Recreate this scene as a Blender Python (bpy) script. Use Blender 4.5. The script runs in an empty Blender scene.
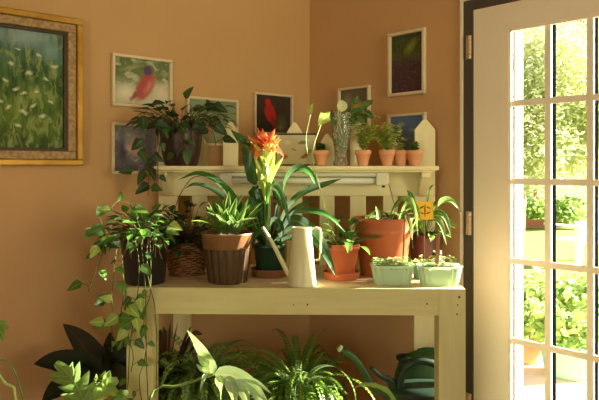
import bpy, math, random
from mathutils import Vector, Matrix, noise
R = math.radians
random.seed(7)
V = Vector
UP = V((0, 0, 1))
sc = bpy.context.scene
COL = sc.collection
# ------------------------------------------------------------------ camera, sky, sun, lights, exposure
F, CX, H0, EYE = 640.0, 299.5, 166.0, 1.33
cam_d = bpy.data.cameras.new('camera'); cam = bpy.data.objects.new('camera', cam_d); COL.objects.link(cam)
cam.location = (0, 0, EYE); cam.rotation_euler = (R(90), 0, 0)
cam_d.sensor_width = 36; cam_d.lens = 36 * F / 599; cam_d.shift_y = -(200 - H0) / 599
cam_d.clip_start = .05; cam_d.clip_end = 200
sc.camera = cam
SUN_DIR = V((1, .11, .40)).normalized()      # towards the sun, in through the garden door
world = bpy.data.worlds.new('world'); sc.world = world; world.use_nodes = True
wn = world.node_tree; bg = wn.nodes['Background']
sky = wn.nodes.new('ShaderNodeTexSky'); sky.sky_type = 'NISHITA'; sky.sun_disc = False
sky.sun_elevation = R(24); sky.sun_rotation = math.atan2(SUN_DIR.x, SUN_DIR.y); sky.air_density = 1.3; sky.dust_density = 2.5
wn.links.new(sky.outputs[0], bg.inputs[0]); bg.inputs[1].default_value = .45
sun_d = bpy.data.lights.new('sun', 'SUN'); sun = bpy.data.objects.new('sun', sun_d); COL.objects.link(sun)
sun_d.energy = 42; sun_d.angle = R(0.6); sun_d.color = (1, .93, .78)
sun.rotation_euler = SUN_DIR.to_track_quat('Z', 'Y').to_euler(); sun.location = (6, 0, 5)
def area(name, loc, target, sx, sy, e, col):
    d = bpy.data.lights.new(name, 'AREA'); o = bpy.data.objects.new(name, d); COL.objects.link(o)
    d.shape = 'RECTANGLE'; d.size = sx; d.size_y = sy; d.energy = e; d.color = col
    o.location = loc; o.rotation_euler = (V(loc) - V(target)).to_track_quat('Z', 'Y').to_euler(); return o
sc.view_settings.view_transform = 'Standard'; sc.view_settings.look = 'None'
sc.view_settings.gamma = 1; sc.view_settings.use_curve_mapping = False; sc.view_settings.exposure = 0.0

# ------------------------------------------------------------------ room frame
P = V((.0545, 3.483, 0))
DL = V((-.743, -.669, 0)).normalized()     # along the left wall, away from the corner
DR = V((.669, -.743, 0)).normalized()      # along the right wall, away from the corner
NL = V((.669, -.743, 0)).normalized(); NR = V((-.743, -.669, 0)).normalized()
def at(px, py, D): return V(((px - CX) / F * D, D, EYE - (py - H0) / F * D))
def s_on(wall, px):
    k = (px - CX) / F; d = DL if wall == 'L' else DR
    return (k * P.y - P.x) / (d.x - k * d.y)
def wp(wall, s, z=0): return P + (DL if wall == 'L' else DR) * s + V((0, 0, z))
ANG = {'L': math.atan2(-DL.y, -DL.x), 'R': math.atan2(DR.y, DR.x)}
# fill lamps added to light the room, set at two added windows (window_1, window_2)
WZ0, WZ1 = .85, 2.2
area('added_fill_right', P + DR * 4.87 + DL * 1.05 + V((0, 0, 1.55)), P + DR * .0 + DL * .55 + V((0, 0, 2.15)), 1.0, 1.2, 5.5, (1, .97, .60)).data.spread = R(50)
area('added_fill_back', P + DL * 4.87 + DR * 3.15 + V((0, 0, 1.5)), P + DL * 2 + DR * 3.15 + V((0, 0, 1.5)), 1.0, 1.2, 38, (1, .99, .74))

# ------------------------------------------------------------------ helpers
def tag(o, label=None, cat=None, group=None, kind=None):
    if label: o['label'] = label
    if cat: o['category'] = cat
    if group: o['group'] = group
    if kind: o['kind'] = kind
    return o
def thing(name, label, cat, loc=(0, 0, 0), rz=0, group=None, kind=None):
    o = bpy.data.objects.new(name, None); COL.objects.link(o); o.empty_display_size = .05
    o.location = loc; o.rotation_euler = (0, 0, rz); return tag(o, label, cat, group, kind)
class MB:
    def __init__(s): s.v = []; s.f = []; s.uv = []; s.rnd = []; s.m = []
    def face(s, idx, uv=None, rnd=0.5, m=0):
        s.f.append(idx); s.uv.append(uv or [(0, 0)] * len(idx)); s.rnd.append(rnd); s.m.append(m)
    def build(s, name, mats, parent=None, smooth=True, world_space=False, bevel=0, origin=None):
        if parent is not None and any(q in name for q in ('leaves', 'fronds', 'stems', 'vines')) and parent.location.y < 3.2 and 'garden' not in parent.name:
            o0 = V(parent.location)
            for i_, p_0 in enumerate(s.v):
                w_ = V(p_0) + o0
                for n_ in (NL, NR):
                    dd_ = (w_ - P).dot(n_)
                    if dd_ < .015: w_ = w_ + n_ * (.015 - dd_)
                s.v[i_] = w_ - o0
        me = bpy.data.meshes.new(name)
        org = V(origin) if origin is not None else V((0, 0, 0))
        if parent is not None and world_space:
            inv = Matrix.LocRotScale(parent.location, parent.rotation_euler, None).inverted()
            vs = [inv @ V(p) for p in s.v]
        else: vs = [V(p) - org for p in s.v]
        me.from_pydata([tuple(p) for p in vs], [], s.f)
        ul = me.uv_layers.new(name='UVMap'); k = 0
        for uvs in s.uv:
            for q in uvs: ul.data[k].uv = q; k += 1
        a = me.attributes.new('rnd', 'FLOAT', 'FACE'); a.data.foreach_set('value', s.rnd)
        for m in (mats if isinstance(mats, (list, tuple)) else [mats]): me.materials.append(m)
        me.polygons.foreach_set('material_index', s.m)
        if smooth: me.polygons.foreach_set('use_smooth', [True] * len(me.polygons))
        me.update()
        o = bpy.data.objects.new(name, me); COL.objects.link(o); o.location = org
        if parent is not None: o.parent = parent; o.location = (0, 0, 0)
        if bevel:
            b = o.modifiers.new('bevel', 'BEVEL'); b.width = bevel; b.segments = 2; b.limit_method = 'ANGLE'
        return o
    def box(s, x0, x1, y0, y1, z0, z1, m=0, rnd=.5, mat=None):
        b = len(s.v); c = [V((x, y, z)) for z in (z0, z1) for y in (y0, y1) for x in (x0, x1)]
        if mat: c = [mat @ p for p in c]
        s.v += c
        dx, dy, dz = x1 - x0, y1 - y0, z1 - z0
        for q, (w, h) in (((0, 2, 3, 1), (dy, dx)), ((4, 5, 7, 6), (dx, dy)), ((0, 1, 5, 4), (dx, dz)), ((3, 2, 6, 7), (dx, dz)), ((1, 3, 7, 5), (dy, dz)), ((2, 0, 4, 6), (dy, dz))):
            s.face([b + i for i in q], [(0, 0), (w, 0), (w, h), (0, h)], rnd, m)
        return s
    def prism(s, pts, y0, y1, m=0):        # outline in XZ extruded along Y
        b = len(s.v); n = len(pts)
        s.v += [V((x, y0, z)) for x, z in pts] + [V((x, y1, z)) for x, z in pts]
        s.face([b + i for i in range(n)], [pts[i] for i in range(n)], m=m)
        s.face([b + n + i for i in reversed(range(n))], [pts[i] for i in reversed(range(n))], m=m)
        for i in range(n):
            j = (i + 1) % n; s.face([b + j, b + i, b + n + i, b + n + j], m=m)
        return s
    def lathe(s, prof, c=(0, 0, 0), seg=40, fn=None, m=0, sq=None):
        b = len(s.v); c = V(c); n = len(prof)
        for k, (r, z) in enumerate(prof):
            for i in range(seg):
                a = 2 * math.pi * i / seg; rr = r * (fn(a, k, z) if fn else 1)
                x, y = math.cos(a), math.sin(a)
                if sq:
                    e, ax, ay = sq; x = math.copysign(abs(x) ** e, x) * ax; y = math.copysign(abs(y) ** e, y) * ay
                s.v.append(c + V((x * rr, y * rr, z)))
        for k in range(n - 1):
            for i in range(seg):
                j = (i + 1) % seg
                s.face([b + k * seg + i, b + k * seg + j, b + (k + 1) * seg + j, b + (k + 1) * seg + i],
                       [(i / seg, k / n), ((i + 1) / seg, k / n), ((i + 1) / seg, (k + 1) / n), (i / seg, (k + 1) / n)], rnd=((k * 37 + i // 4 * 17) % 97) / 97, m=m)
        if prof[0][0] > 1e-5: s.face([b + i for i in reversed(range(seg))], m=m)
        if prof[-1][0] > 1e-5: s.face([b + (n - 1) * seg + i for i in range(seg)], m=m)
        return s
    def tube(s, pts, rad, seg=8, m=0, rnd=.5, cap=True):
        b = len(s.v); n = len(pts); pts = [V(p) for p in pts]; nr = None
        for k, p in enumerate(pts):
            t = (pts[min(k + 1, n - 1)] - pts[max(k - 1, 0)]).normalized()
            if nr is None: nr = t.orthogonal().normalized()
            nr = (nr - t * nr.dot(t)).normalized(); bi = t.cross(nr)
            r = rad[k] if isinstance(rad, (list, tuple)) else rad
            for i in range(seg):
                a = 2 * math.pi * i / seg; s.v.append(p + nr * math.cos(a) * r + bi * math.sin(a) * r)
        for k in range(n - 1):
            for i in range(seg):
                j = (i + 1) % seg; s.face([b + k * seg + i, b + k * seg + j, b + (k + 1) * seg + j, b + (k + 1) * seg + i], rnd=rnd, m=m)
        if cap: s.face([b + i for i in reversed(range(seg))], rnd=rnd, m=m); s.face([b + (n - 1) * seg + i for i in range(seg)], rnd=rnd, m=m)
        return s
    def strip(s, pts, sides, ws, cup=.25, m=0, rnd=None, wave=0):
        """leaf surface: midline pts, side vectors, half widths; five vertices across"""
        b = len(s.v); n = len(pts); rnd = random.random() if rnd is None else rnd
        for k in range(n):
            t = (pts[min(k + 1, n - 1)] - pts[max(k - 1, 0)]).normalized(); sd = sides[k]; nm = sd.cross(t).normalized(); w = ws[k]
            for q in (-1, -.55, 0, .55, 1):
                s.v.append(pts[k] + sd * (w * q * (1 - .12 * cup)) + nm * (abs(q) * w * cup + wave * w * q * math.sin(k * 1.9)))
        for k in range(n - 1):
            for i in range(4):
                s.face([b + k * 5 + i, b + k * 5 + i + 1, b + k * 5 + 6 + i, b + k * 5 + 5 + i],
                       [(i / 4, k / (n - 1)), ((i + 1) / 4, k / (n - 1)), ((i + 1) / 4, (k + 1) / (n - 1)), (i / 4, (k + 1) / (n - 1))], rnd, m)
    def leaf(s, base, d, L, W, droop=.8, shape='lance', cup=.25, roll=0, n=7, m=0, rnd=None, wave=0, nrm=None):
        d = V(d).normalized(); side = d.cross(V(nrm) if nrm else UP)
        side = side.normalized() if side.length > .05 else V((1, 0, 0))
        side = Matrix.Rotation(roll, 3, d) @ side; p = V(base); pts, sd, ws = [], [], []
        for k in range(n):
            t = k / (n - 1); pts.append(p.copy()); sd.append(side.copy()); ws.append(W / 2 * SHAPE[shape](t))
            rot = Matrix.Rotation(-droop / (n - 1), 3, side); d = rot @ d; p = p + d * (L / (n - 1))
        s.strip(pts, sd, ws, cup, m, rnd, wave); return pts
    def ribbon(s, ctrl, W, shape='strap', tilt=50, cup=.2, n=14, m=0, rnd=None, wave=0):
        pts = spline(ctrl, n); sd = []; ws = []
        for k in range(n):
            t = (pts[min(k + 1, n - 1)] - pts[max(k - 1, 0)]).normalized()
            h = t.cross(UP); h = h.normalized() if h.length > .15 else (sd[-1] if sd else V((1, 0, 0)))
            if sd and len(sd) and h.dot(sd[-1]) < 0 and abs(t.z) > .8: h = -h
            h = Matrix.Rotation(R(tilt), 3, t) @ h if not sd or True else h
            sd.append(h); ws.append(W / 2 * SHAPE[shape](k / (n - 1)))
        s.strip(pts, sd, ws, cup, m, rnd, wave); return pts
SHAPE = {
    'lance': lambda t: max(.02, math.sin(math.pi * min(1, t ** .8 * 1.0)) ** .9),
    'strap': lambda t: max(.03, min(1, .55 + t * 1.6) * (1 - max(0, (t - .45) / .55) ** 2.2)),
    'heart': lambda t: max(.03, min(1, (t / .10 + .25)) if t < .16 else (1 - ((t - .16) / .84) ** 1.35) ** .85 * (1 if t < 1 else 0)),
    'oval': lambda t: max(.03, math.sin(math.pi * t) ** .6),
    'broad': lambda t: max(.02, (math.sin(math.pi * t ** .62)) ** .75 if t < 1 else .02),
}
def spline(c, n):
    c = [V(p) for p in c]; c = [c[0] * 2 - c[1]] + c + [c[-1] * 2 - c[-2]]; m = len(c) - 3; out = []
    for k in range(n):
        u = k / (n - 1) * m; i = min(int(u), m - 1); t = u - i; a, b, d, e = c[i:i + 4]
        out.append(.5 * ((2 * b) + (d - a) * t + (2 * a - 5 * b + 4 * d - e) * t * t + (3 * b - a - 3 * d + e) * t ** 3))
    return out
def copy_tree(o, parent=None):
    c = o.copy(); COL.objects.link(c); c.parent = parent
    for ch in o.children: copy_tree(ch, c)
    return c

# ------------------------------------------------------------------ materials
def lin(c): return tuple([(x / 12.92 if x <= .04045 else ((x + .055) / 1.055) ** 2.4) for x in c[:3]]) + (1,)
def rgb(r, g, b): return lin((r / 255, g / 255, b / 255))
def new_mat(name):
    m = bpy.data.materials.new(name); m.use_nodes = True; return m, m.node_tree, m.node_tree.nodes['Principled BSDF']
def ramp(nt, fac, stops):
    r = nt.nodes.new('ShaderNodeValToRGB'); e = r.color_ramp.elements
    while len(e) < len(stops): e.new(.5)
    for x, (p, c) in zip(e, stops): x.position = p; x.color = c
    nt.links.new(fac, r.inputs[0]); return r.outputs[0]
def mix(nt, fac, a, b, mode='MIX'):
    m = nt.nodes.new('ShaderNodeMix'); m.data_type = 'RGBA'; m.blend_type = mode
    for sck, v in ((m.inputs[0], fac), (m.inputs[6], a), (m.inputs[7], b)):
        if hasattr(v, 'links'): nt.links.new(v, sck)
        else: sck.default_value = v
    return m.outputs[2]
def noise_tex(nt, scale, vec=None, detail=4, stretch=None, dist=0):
    n = nt.nodes.new('ShaderNodeTexNoise'); n.inputs['Scale'].default_value = scale; n.inputs['Detail'].default_value = detail; n.inputs['Distortion'].default_value = dist
    if vec is None: vec = nt.nodes.new('ShaderNodeTexCoord').outputs['Object']
    if stretch:
        mp = nt.nodes.new('ShaderNodeMapping'); mp.inputs['Scale'].default_value = stretch; nt.links.new(vec, mp.inputs[0]); vec = mp.outputs[0]
    nt.links.new(vec, n.inputs['Vector']); return n.outputs['Fac']
def mat(name, c1, c2=None, scale=8, rough=.6, metal=0, bump=0, stretch=None, spec=.4, detail=4):
    m, nt, p = new_mat(name); p.inputs['Roughness'].default_value = rough; p.inputs['Metallic'].default_value = metal
    p.inputs['Specular IOR Level'].default_value = spec
    f = noise_tex(nt, scale, stretch=stretch, detail=detail)
    nt.links.new(ramp(nt, f, [(.32, c1), (.68, c2 or c1)]), p.inputs['Base Color'])
    if bump:
        b = nt.nodes.new('ShaderNodeBump'); b.inputs['Strength'].default_value = bump; b.inputs['Distance'].default_value = .004
        nt.links.new(noise_tex(nt, scale * 3, stretch=stretch), b.inputs['Height']); nt.links.new(b.outputs[0], p.inputs['Normal'])
    return m
def leaf_mat(name, dark, light, vein=None, trans=.35, rough=.42, edge=None, veinw=.06):
    m, nt, p = new_mat(name); p.inputs['Roughness'].default_value = rough; p.inputs['Specular IOR Level'].default_value = .45
    at_ = nt.nodes.new('ShaderNodeAttribute'); at_.attribute_name = 'rnd'
    f = noise_tex(nt, 25)
    ad = nt.nodes.new('ShaderNodeMath'); ad.operation = 'MULTIPLY_ADD'; nt.links.new(f, ad.inputs[0]); ad.inputs[1].default_value = .5
    sb = nt.nodes.new('ShaderNodeMath'); sb.operation = 'MULTIPLY_ADD'; nt.links.new(at_.outputs['Fac'], sb.inputs[0]); sb.inputs[1].default_value = .8; sb.inputs[2].default_value = -.15
    nt.links.new(sb.outputs[0], ad.inputs[2]); c = ramp(nt, ad.outputs[0], [(.1, dark), (.9, light)])
    uv = nt.nodes.new('ShaderNodeSeparateXYZ'); tc = nt.nodes.new('ShaderNodeTexCoord'); nt.links.new(tc.outputs['UV'], uv.inputs[0])
    a = nt.nodes.new('ShaderNodeMath'); a.operation = 'SUBTRACT'; nt.links.new(uv.outputs[0], a.inputs[0]); a.inputs[1].default_value = .5
    ab = nt.nodes.new('ShaderNodeMath'); ab.operation = 'ABSOLUTE'; nt.links.new(a.outputs[0], ab.inputs[0])
    if vein: c = mix(nt, ramp(nt, ab.outputs[0], [(veinw * .5, (1, 1, 1, 1)), (veinw, (0, 0, 0, 1))]), c, vein)
    if edge: c = mix(nt, ramp(nt, ab.outputs[0], [(.36, (0, 0, 0, 1)), (.44, (1, 1, 1, 1))]), c, edge)
    nt.links.new(c, p.inputs['Base Color'])
    tr = nt.nodes.new('ShaderNodeBsdfTranslucent'); g = nt.nodes.new('ShaderNodeMix'); g.data_type = 'RGBA'; g.blend_type = 'MULTIPLY'; g.inputs[0].default_value = 1
    nt.links.new(c, g.inputs[6]); g.inputs[7].default_value = (1.0, 1.0, .35, 1)
    bc = nt.nodes.new('ShaderNodeBrightContrast'); bc.inputs[1].default_value = .12; nt.links.new(g.outputs[2], bc.inputs[0]); nt.links.new(bc.outputs[0], tr.inputs[0])
    ms = nt.nodes.new('ShaderNodeMixShader'); ms.inputs[0].default_value = trans
    nt.links.new(p.outputs[0], ms.inputs[1]); nt.links.new(tr.outputs[0], ms.inputs[2]); nt.links.new(ms.outputs[0], nt.nodes['Material Output'].inputs[0])
    return m
def glass_mat(name, tint=(1, 1, 1, 1), gloss=.08, rough=.02):
    m = bpy.data.materials.new(name); m.use_nodes = True; nt = m.node_tree; nt.nodes.clear()
    o = nt.nodes.new('ShaderNodeOutputMaterial'); t = nt.nodes.new('ShaderNodeBsdfTransparent'); t.inputs[0].default_value = tint
    g = nt.nodes.new('ShaderNodeBsdfGlossy'); g.inputs['Roughness'].default_value = rough
    lw = nt.nodes.new('ShaderNodeLayerWeight'); lw.inputs[0].default_value = gloss
    ms = nt.nodes.new('ShaderNodeMixShader'); nt.links.new(lw.outputs['Fresnel'], ms.inputs[0])
    nt.links.new(t.outputs[0], ms.inputs[1]); nt.links.new(g.outputs[0], ms.inputs[2]); nt.links.new(ms.outputs[0], o.inputs[0]); return m
def paint_mat(name, base, blobs, noise_amt=.05, tex=None, rough=.5, speck=None, tex2=None):
    """a picture made of soft ellipses in UV space: (cx, cy, rx, ry, angle, colour, softness)"""
    m, nt, p = new_mat(name); p.inputs['Roughness'].default_value = rough
    tc = nt.nodes.new('ShaderNodeTexCoord'); uv = tc.outputs['UV']
    n = nt.nodes.new('ShaderNodeTexNoise'); n.inputs['Scale'].default_value = 9; n.inputs['Detail'].default_value = 5; nt.links.new(uv, n.inputs['Vector'])
    s1 = nt.nodes.new('ShaderNodeVectorMath'); s1.operation = 'SUBTRACT'; nt.links.new(n.outputs['Color'], s1.inputs[0]); s1.inputs[1].default_value = (.5, .5, .5)
    s2 = nt.nodes.new('ShaderNodeVectorMath'); s2.operation = 'SCALE'; s2.inputs['Scale'].default_value = noise_amt * 2; nt.links.new(s1.outputs[0], s2.inputs[0])
    s3 = nt.nodes.new('ShaderNodeVectorMath'); s3.operation = 'ADD'; nt.links.new(uv, s3.inputs[0]); nt.links.new(s2.outputs[0], s3.inputs[1]); w = s3.outputs[0]
    sp = nt.nodes.new('ShaderNodeSeparateXYZ'); nt.links.new(w, sp.inputs[0]); c = ramp(nt, sp.outputs[1], base)
    if tex: c = mix(nt, ramp(nt, noise_tex(nt, 1, uv, stretch=tex[0], detail=6), [(.42, (0, 0, 0, 1)), (.62, (1, 1, 1, 1))]), c, mix(nt, .6, c, tex[1]))
    if tex2: c = mix(nt, ramp(nt, noise_tex(nt, 1, w, stretch=tex2[0], detail=7, dist=1.2), [(.5, (0, 0, 0, 1)), (.66, (.8, .8, .8, 1))]), c, tex2[1])
    for cx, cy, rx, ry, an, colr, soft in blobs:
        mp = nt.nodes.new('ShaderNodeMapping'); mp.vector_type = 'TEXTURE'; mp.inputs['Location'].default_value = (cx, cy, 0); mp.inputs['Rotation'].default_value = (0, 0, R(an)); mp.inputs['Scale'].default_value = (rx, ry, 1)
        nt.links.new(w, mp.inputs[0])
        sx = nt.nodes.new('ShaderNodeVectorMath'); sx.operation = 'MULTIPLY'; sx.inputs[1].default_value = (1, 1, 0); nt.links.new(mp.outputs[0], sx.inputs[0])
        ln = nt.nodes.new('ShaderNodeVectorMath'); ln.operation = 'LENGTH'; nt.links.new(sx.outputs[0], ln.inputs[0])
        c = mix(nt, ramp(nt, ln.outputs['Value'], [(max(0, 1 - soft), (1, 1, 1, 1)), (1, (0, 0, 0, 1))]), c, colr)
    if speck:
        vo = nt.nodes.new('ShaderNodeTexVoronoi'); vo.inputs['Scale'].default_value = speck[0]; nt.links.new(w, vo.inputs['Vector'])
        c = mix(nt, ramp(nt, vo.outputs['Distance'], [(speck[2], (1, 1, 1, 1)), (speck[2] + .12, (0, 0, 0, 1))]), c, speck[1])
    nt.links.new(c, p.inputs['Base Color']); return m
M = {}
M['wall'] = mat('wall_paint', rgb(204, 162, 112), rgb(208, 167, 118), 2.5, .75, bump=.05)
M['ceiling'] = mat('ceiling_paint', rgb(186, 170, 140), rgb(192, 176, 146), 3, .8)
M['floor'] = mat('floor_wood', rgb(96, 62, 38), rgb(124, 84, 52), 3, .5, stretch=(1, 12, 1))
M['bench'] = mat('bench_paint_lit', rgb(238, 222, 172), rgb(244, 232, 186), 5, .55, bump=.12, stretch=(1, 6, 8))  # bounced sun put into the colour: lightened for shelf and pickets
M['bench_up'] = mat('bench_paint_lit_upright', rgb(238, 222, 172), rgb(244, 232, 186), 5, .55, bump=.12, stretch=(8, 6, 1))
M['bench_low'] = mat('bench_paint_base', rgb(200, 192, 134), rgb(210, 202, 146), 5, .55, bump=.12, stretch=(1, 6, 8))  # same bench paint without that glow, for front legs and apron
M['bench_low_up'] = mat('bench_paint_base_upright', rgb(200, 192, 134), rgb(210, 202, 146), 5, .55, bump=.12, stretch=(8, 6, 1))
M['knot'] = mat('wood_knot', rgb(120, 84, 44), rgb(84, 54, 30), 60, .7)
M['bench_top'] = mat('bench_top_wood', rgb(222, 190, 152), rgb(236, 210, 176), 5, .5, bump=.15, stretch=(1, 9, 5))
M['white_trim'] = mat('door_paint', rgb(240, 226, 206), rgb(244, 232, 212), 4, .5)
M['jamb'] = mat('dark_jamb', rgb(76, 68, 60), rgb(84, 76, 66), 6, .6)
M['brass'] = mat('hinge_metal', rgb(224, 194, 156), rgb(210, 178, 140), 12, .4, metal=.1)
M['terracotta'] = mat('terracotta', rgb(204, 108, 66), rgb(222, 132, 88), 6, .75, bump=.1)
M['terra_pale'] = mat('pale_terracotta', rgb(228, 156, 110), rgb(238, 176, 134), 9, .8, bump=.1)
M['terra_plastic'] = mat('terracotta_plastic', rgb(180, 92, 54), rgb(190, 102, 62), 5, .45)
M['brown_saucer'] = mat('brown_saucer', rgb(122, 78, 52), rgb(138, 90, 60), 6, .5)
M['black_pot'] = mat('black_pot', rgb(36, 33, 32), rgb(48, 44, 42), 9, .38)
M['brown_glaze'] = mat('brown_glaze', rgb(48, 34, 28), rgb(66, 46, 36), 7, .35)
M['ribbed'] = mat('ribbed_bronze', rgb(76, 56, 38), rgb(90, 68, 46), 9, .42, metal=.25)
M['copper'] = mat('copper_band', rgb(138, 102, 68), rgb(156, 118, 80), 9, .4, metal=.35)
M['soil'] = mat('soil', rgb(42, 30, 24), rgb(80, 60, 48), 90, .95, bump=.6)
M['wicker'] = mat('wicker', rgb(96, 62, 34), rgb(168, 118, 70), 45, .6, bump=.2)
m_ = M['wicker']; nt_ = m_.node_tree; p_ = nt_.nodes['Principled BSDF']; a_ = nt_.nodes.new('ShaderNodeAttribute'); a_.attribute_name = 'rnd'
nt_.links.new(ramp(nt_, a_.outputs['Fac'], [(.1, rgb(70, 42, 22)), (.6, rgb(148, 98, 54)), (.95, rgb(190, 138, 84))]), p_.inputs['Base Color'])
M['greenpot'] = mat('dark_green_pot', rgb(34, 62, 42), rgb(44, 76, 52), 8, .3)
M['cream_metal'] = mat('cream_enamel', rgb(204, 200, 156), rgb(210, 206, 164), 3, .35)
M['maroon'] = mat('maroon_pot', rgb(70, 34, 30), rgb(84, 42, 36), 8, .4)
M['tealpot'] = mat('teal_pot', rgb(96, 136, 120), rgb(120, 156, 136), 8, .4)
M['green_can'] = mat('green_plastic', rgb(48, 84, 40), rgb(54, 92, 46), 4, .42)
M['dark_can'] = mat('dark_green_plastic', rgb(28, 50, 36), rgb(36, 58, 42), 4, .42)
M['fixture'] = mat('fixture_metal', rgb(226, 220, 196), rgb(232, 226, 204), 3, .35)
M['tube'] = mat('lamp_tube_glass', rgb(240, 238, 224), None, 3, .2)
M['black'] = mat('black_rubber', rgb(22, 22, 22), rgb(30, 30, 30), 6, .5)
M['matte_black'] = mat('matte_black', rgb(8, 10, 10), rgb(11, 13, 13), 6, 1, spec=0)
M['gold'] = mat('gold_frame', rgb(176, 132, 52), rgb(206, 160, 74), 14, .38, metal=.55, bump=.2)
M['gilt'] = mat('carved_gilt', rgb(150, 118, 78), rgb(196, 166, 122), 70, .6, metal=.2, bump=.5, detail=6)
M['white_frame'] = mat('white_frame', rgb(226, 206, 170), rgb(232, 214, 180), 10, .5)
M['dark_frame'] = mat('dark_frame', rgb(64, 48, 30), rgb(80, 60, 38), 14, .5)
M['stem'] = mat('stem_green', rgb(92, 120, 50), rgb(120, 144, 66), 12, .5)
M['stem_pale'] = mat('pale_stem', rgb(160, 186, 100), rgb(186, 204, 120), 12, .45)
M['stem_brown'] = mat('stem_brown', rgb(92, 70, 44), rgb(128, 100, 66), 30, .7)
M['stem_olive'] = mat('vine_stem', rgb(62, 66, 30), rgb(98, 98, 46), 30, .7, spec=.2)
M['roots'] = mat('dry_roots', rgb(150, 120, 88), rgb(190, 162, 126), 30, .8)
M['wood_stick'] = mat('wood_stick', rgb(150, 100, 56), rgb(178, 126, 76), 20, .6)
M['yellow_card'] = paint_mat('yellow_card', [(0, rgb(244, 180, 20)), (1, rgb(250, 196, 30))],
    [(.5, .5, .05, .42, 0, rgb(60, 44, 20), .4), (.32, .68, .2, .06, 25, rgb(70, 50, 20), .5), (.7, .66, .18, .05, -25, rgb(70, 50, 20), .5), (.33, .36, .16, .05, -20, rgb(70, 50, 20), .5), (.68, .36, .18, .05, 20, rgb(70, 50, 20), .5)], .03)
M['glass'] = glass_mat('door_glass', gloss=.05)
M['glass_vase'] = glass_mat('cut_glass', (.97, .99, .96, 1), .2, .08)
M['l_pothos'] = leaf_mat('pothos_leaf', rgb(34, 74, 26), rgb(92, 140, 44), rgb(120, 156, 70), .3)
M['l_pothos_dark'] = leaf_mat('pothos_leaf_dark', rgb(26, 54, 26), rgb(58, 94, 38), rgb(84, 116, 58), .2)
M['l_brom'] = leaf_mat('bromeliad_leaf', rgb(30, 72, 30), rgb(60, 112, 42), rgb(90, 140, 56), .22, .3)
M['l_yucca'] = leaf_mat('dracaena_leaf', rgb(50, 92, 34), rgb(110, 156, 58), rgb(150, 184, 92), .3, edge=rgb(168, 196, 96))
M['flower'] = leaf_mat('orange_bract', rgb(200, 84, 36), rgb(238, 140, 76), rgb(244, 176, 116), .25, .35)
M['bract'] = leaf_mat('lime_bract', rgb(150, 186, 60), rgb(216, 226, 120), rgb(236, 240, 170), .35)
M['l_fern'] = leaf_mat('fern_leaf', rgb(50, 92, 28), rgb(132, 166, 56), None, .3)
M['l_fern2'] = leaf_mat('holly_fern_leaf', rgb(56, 100, 44), rgb(160, 188, 104), None, .25)
M['l_dark'] = leaf_mat('dark_philodendron_leaf', rgb(10, 24, 12), rgb(16, 34, 16), rgb(30, 52, 26), .01, .5, veinw=.03)
M['l_split'] = leaf_mat('split_leaf', rgb(104, 142, 62), rgb(146, 180, 88), rgb(150, 184, 92), .3, .4)
M['l_mint'] = leaf_mat('silvery_split_leaf', rgb(150, 186, 140), rgb(178, 206, 160), rgb(206, 222, 160), .3, .4)
M['l_purple'] = leaf_mat('purple_green_leaf', rgb(62, 30, 30), rgb(92, 62, 44), rgb(90, 70, 50), .12)
M['l_begonia'] = leaf_mat('begonia_leaf', rgb(26, 50, 26), rgb(52, 84, 42), None, .15)
M['l_herb'] = leaf_mat('herb_leaf', rgb(164, 184, 84), rgb(214, 222, 130), None, .35)
M['l_sprout'] = leaf_mat('sprout_leaf', rgb(110, 150, 70), rgb(226, 238, 180), None, .35)
M['l_lime'] = leaf_mat('lime_leaf', rgb(140, 176, 70), rgb(186, 204, 100), rgb(210, 222, 150), .4)
M['l_white'] = leaf_mat('white_green_leaf', rgb(214, 220, 170), rgb(232, 232, 196), None, .3)
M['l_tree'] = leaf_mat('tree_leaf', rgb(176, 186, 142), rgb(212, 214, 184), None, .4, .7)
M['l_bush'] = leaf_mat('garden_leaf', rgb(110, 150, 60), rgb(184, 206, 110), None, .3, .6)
m_, nt_, p_ = new_mat('pale_green_tray'); p_.inputs['Base Color'].default_value = rgb(228, 244, 222); p_.inputs['Roughness'].default_value = .3
tr_ = nt_.nodes.new('ShaderNodeBsdfTranslucent'); tr_.inputs[0].default_value = rgb(226, 248, 216); ms_ = nt_.nodes.new('ShaderNodeMixShader'); ms_.inputs[0].default_value = .55
nt_.links.new(p_.outputs[0], ms_.inputs[1]); nt_.links.new(tr_.outputs[0], ms_.inputs[2]); nt_.links.new(ms_.outputs[0], nt_.nodes['Material Output'].inputs[0]); M['tray'] = m_
nt_ = M['glass_vase'].node_tree; ms_ = nt_.nodes.new('ShaderNodeMixShader'); ms_.inputs[0].default_value = .22; tr_ = nt_.nodes.new('ShaderNodeBsdfDiffuse'); tr_.inputs[0].default_value = rgb(226, 232, 206)
vo_ = nt_.nodes.new('ShaderNodeTexVoronoi'); vo_.inputs['Scale'].default_value = 90; tc_ = nt_.nodes.new('ShaderNodeTexCoord'); nt_.links.new(tc_.outputs['Object'], vo_.inputs['Vector'])
rr_ = ramp(nt_, vo_.outputs['Distance'], [(.15, (.5, .5, .5, 1)), (.5, (.06, .06, .06, 1))]); nt_.links.new(rr_, ms_.inputs[0])
o_ = [n for n in nt_.nodes if n.type == 'OUTPUT_MATERIAL'][0]; src_ = o_.inputs[0].links[0].from_socket; nt_.links.new(src_, ms_.inputs[1]); nt_.links.new(tr_.outputs[0], ms_.inputs[2]); nt_.links.new(ms_.outputs[0], o_.inputs[0])
M['patio'] = mat('patio_stone', rgb(178, 164, 140), rgb(196, 182, 158), 3, .8)
M['lawn'] = mat('lawn_grass', rgb(112, 126, 52), rgb(136, 146, 66), 6, .9, bump=.3)
M['white_out'] = mat('white_exterior_paint', rgb(238, 236, 230), None, 3, .6)
M['brick'] = mat('edging_brick', rgb(170, 96, 74), rgb(196, 124, 98), 30, .8)
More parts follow.
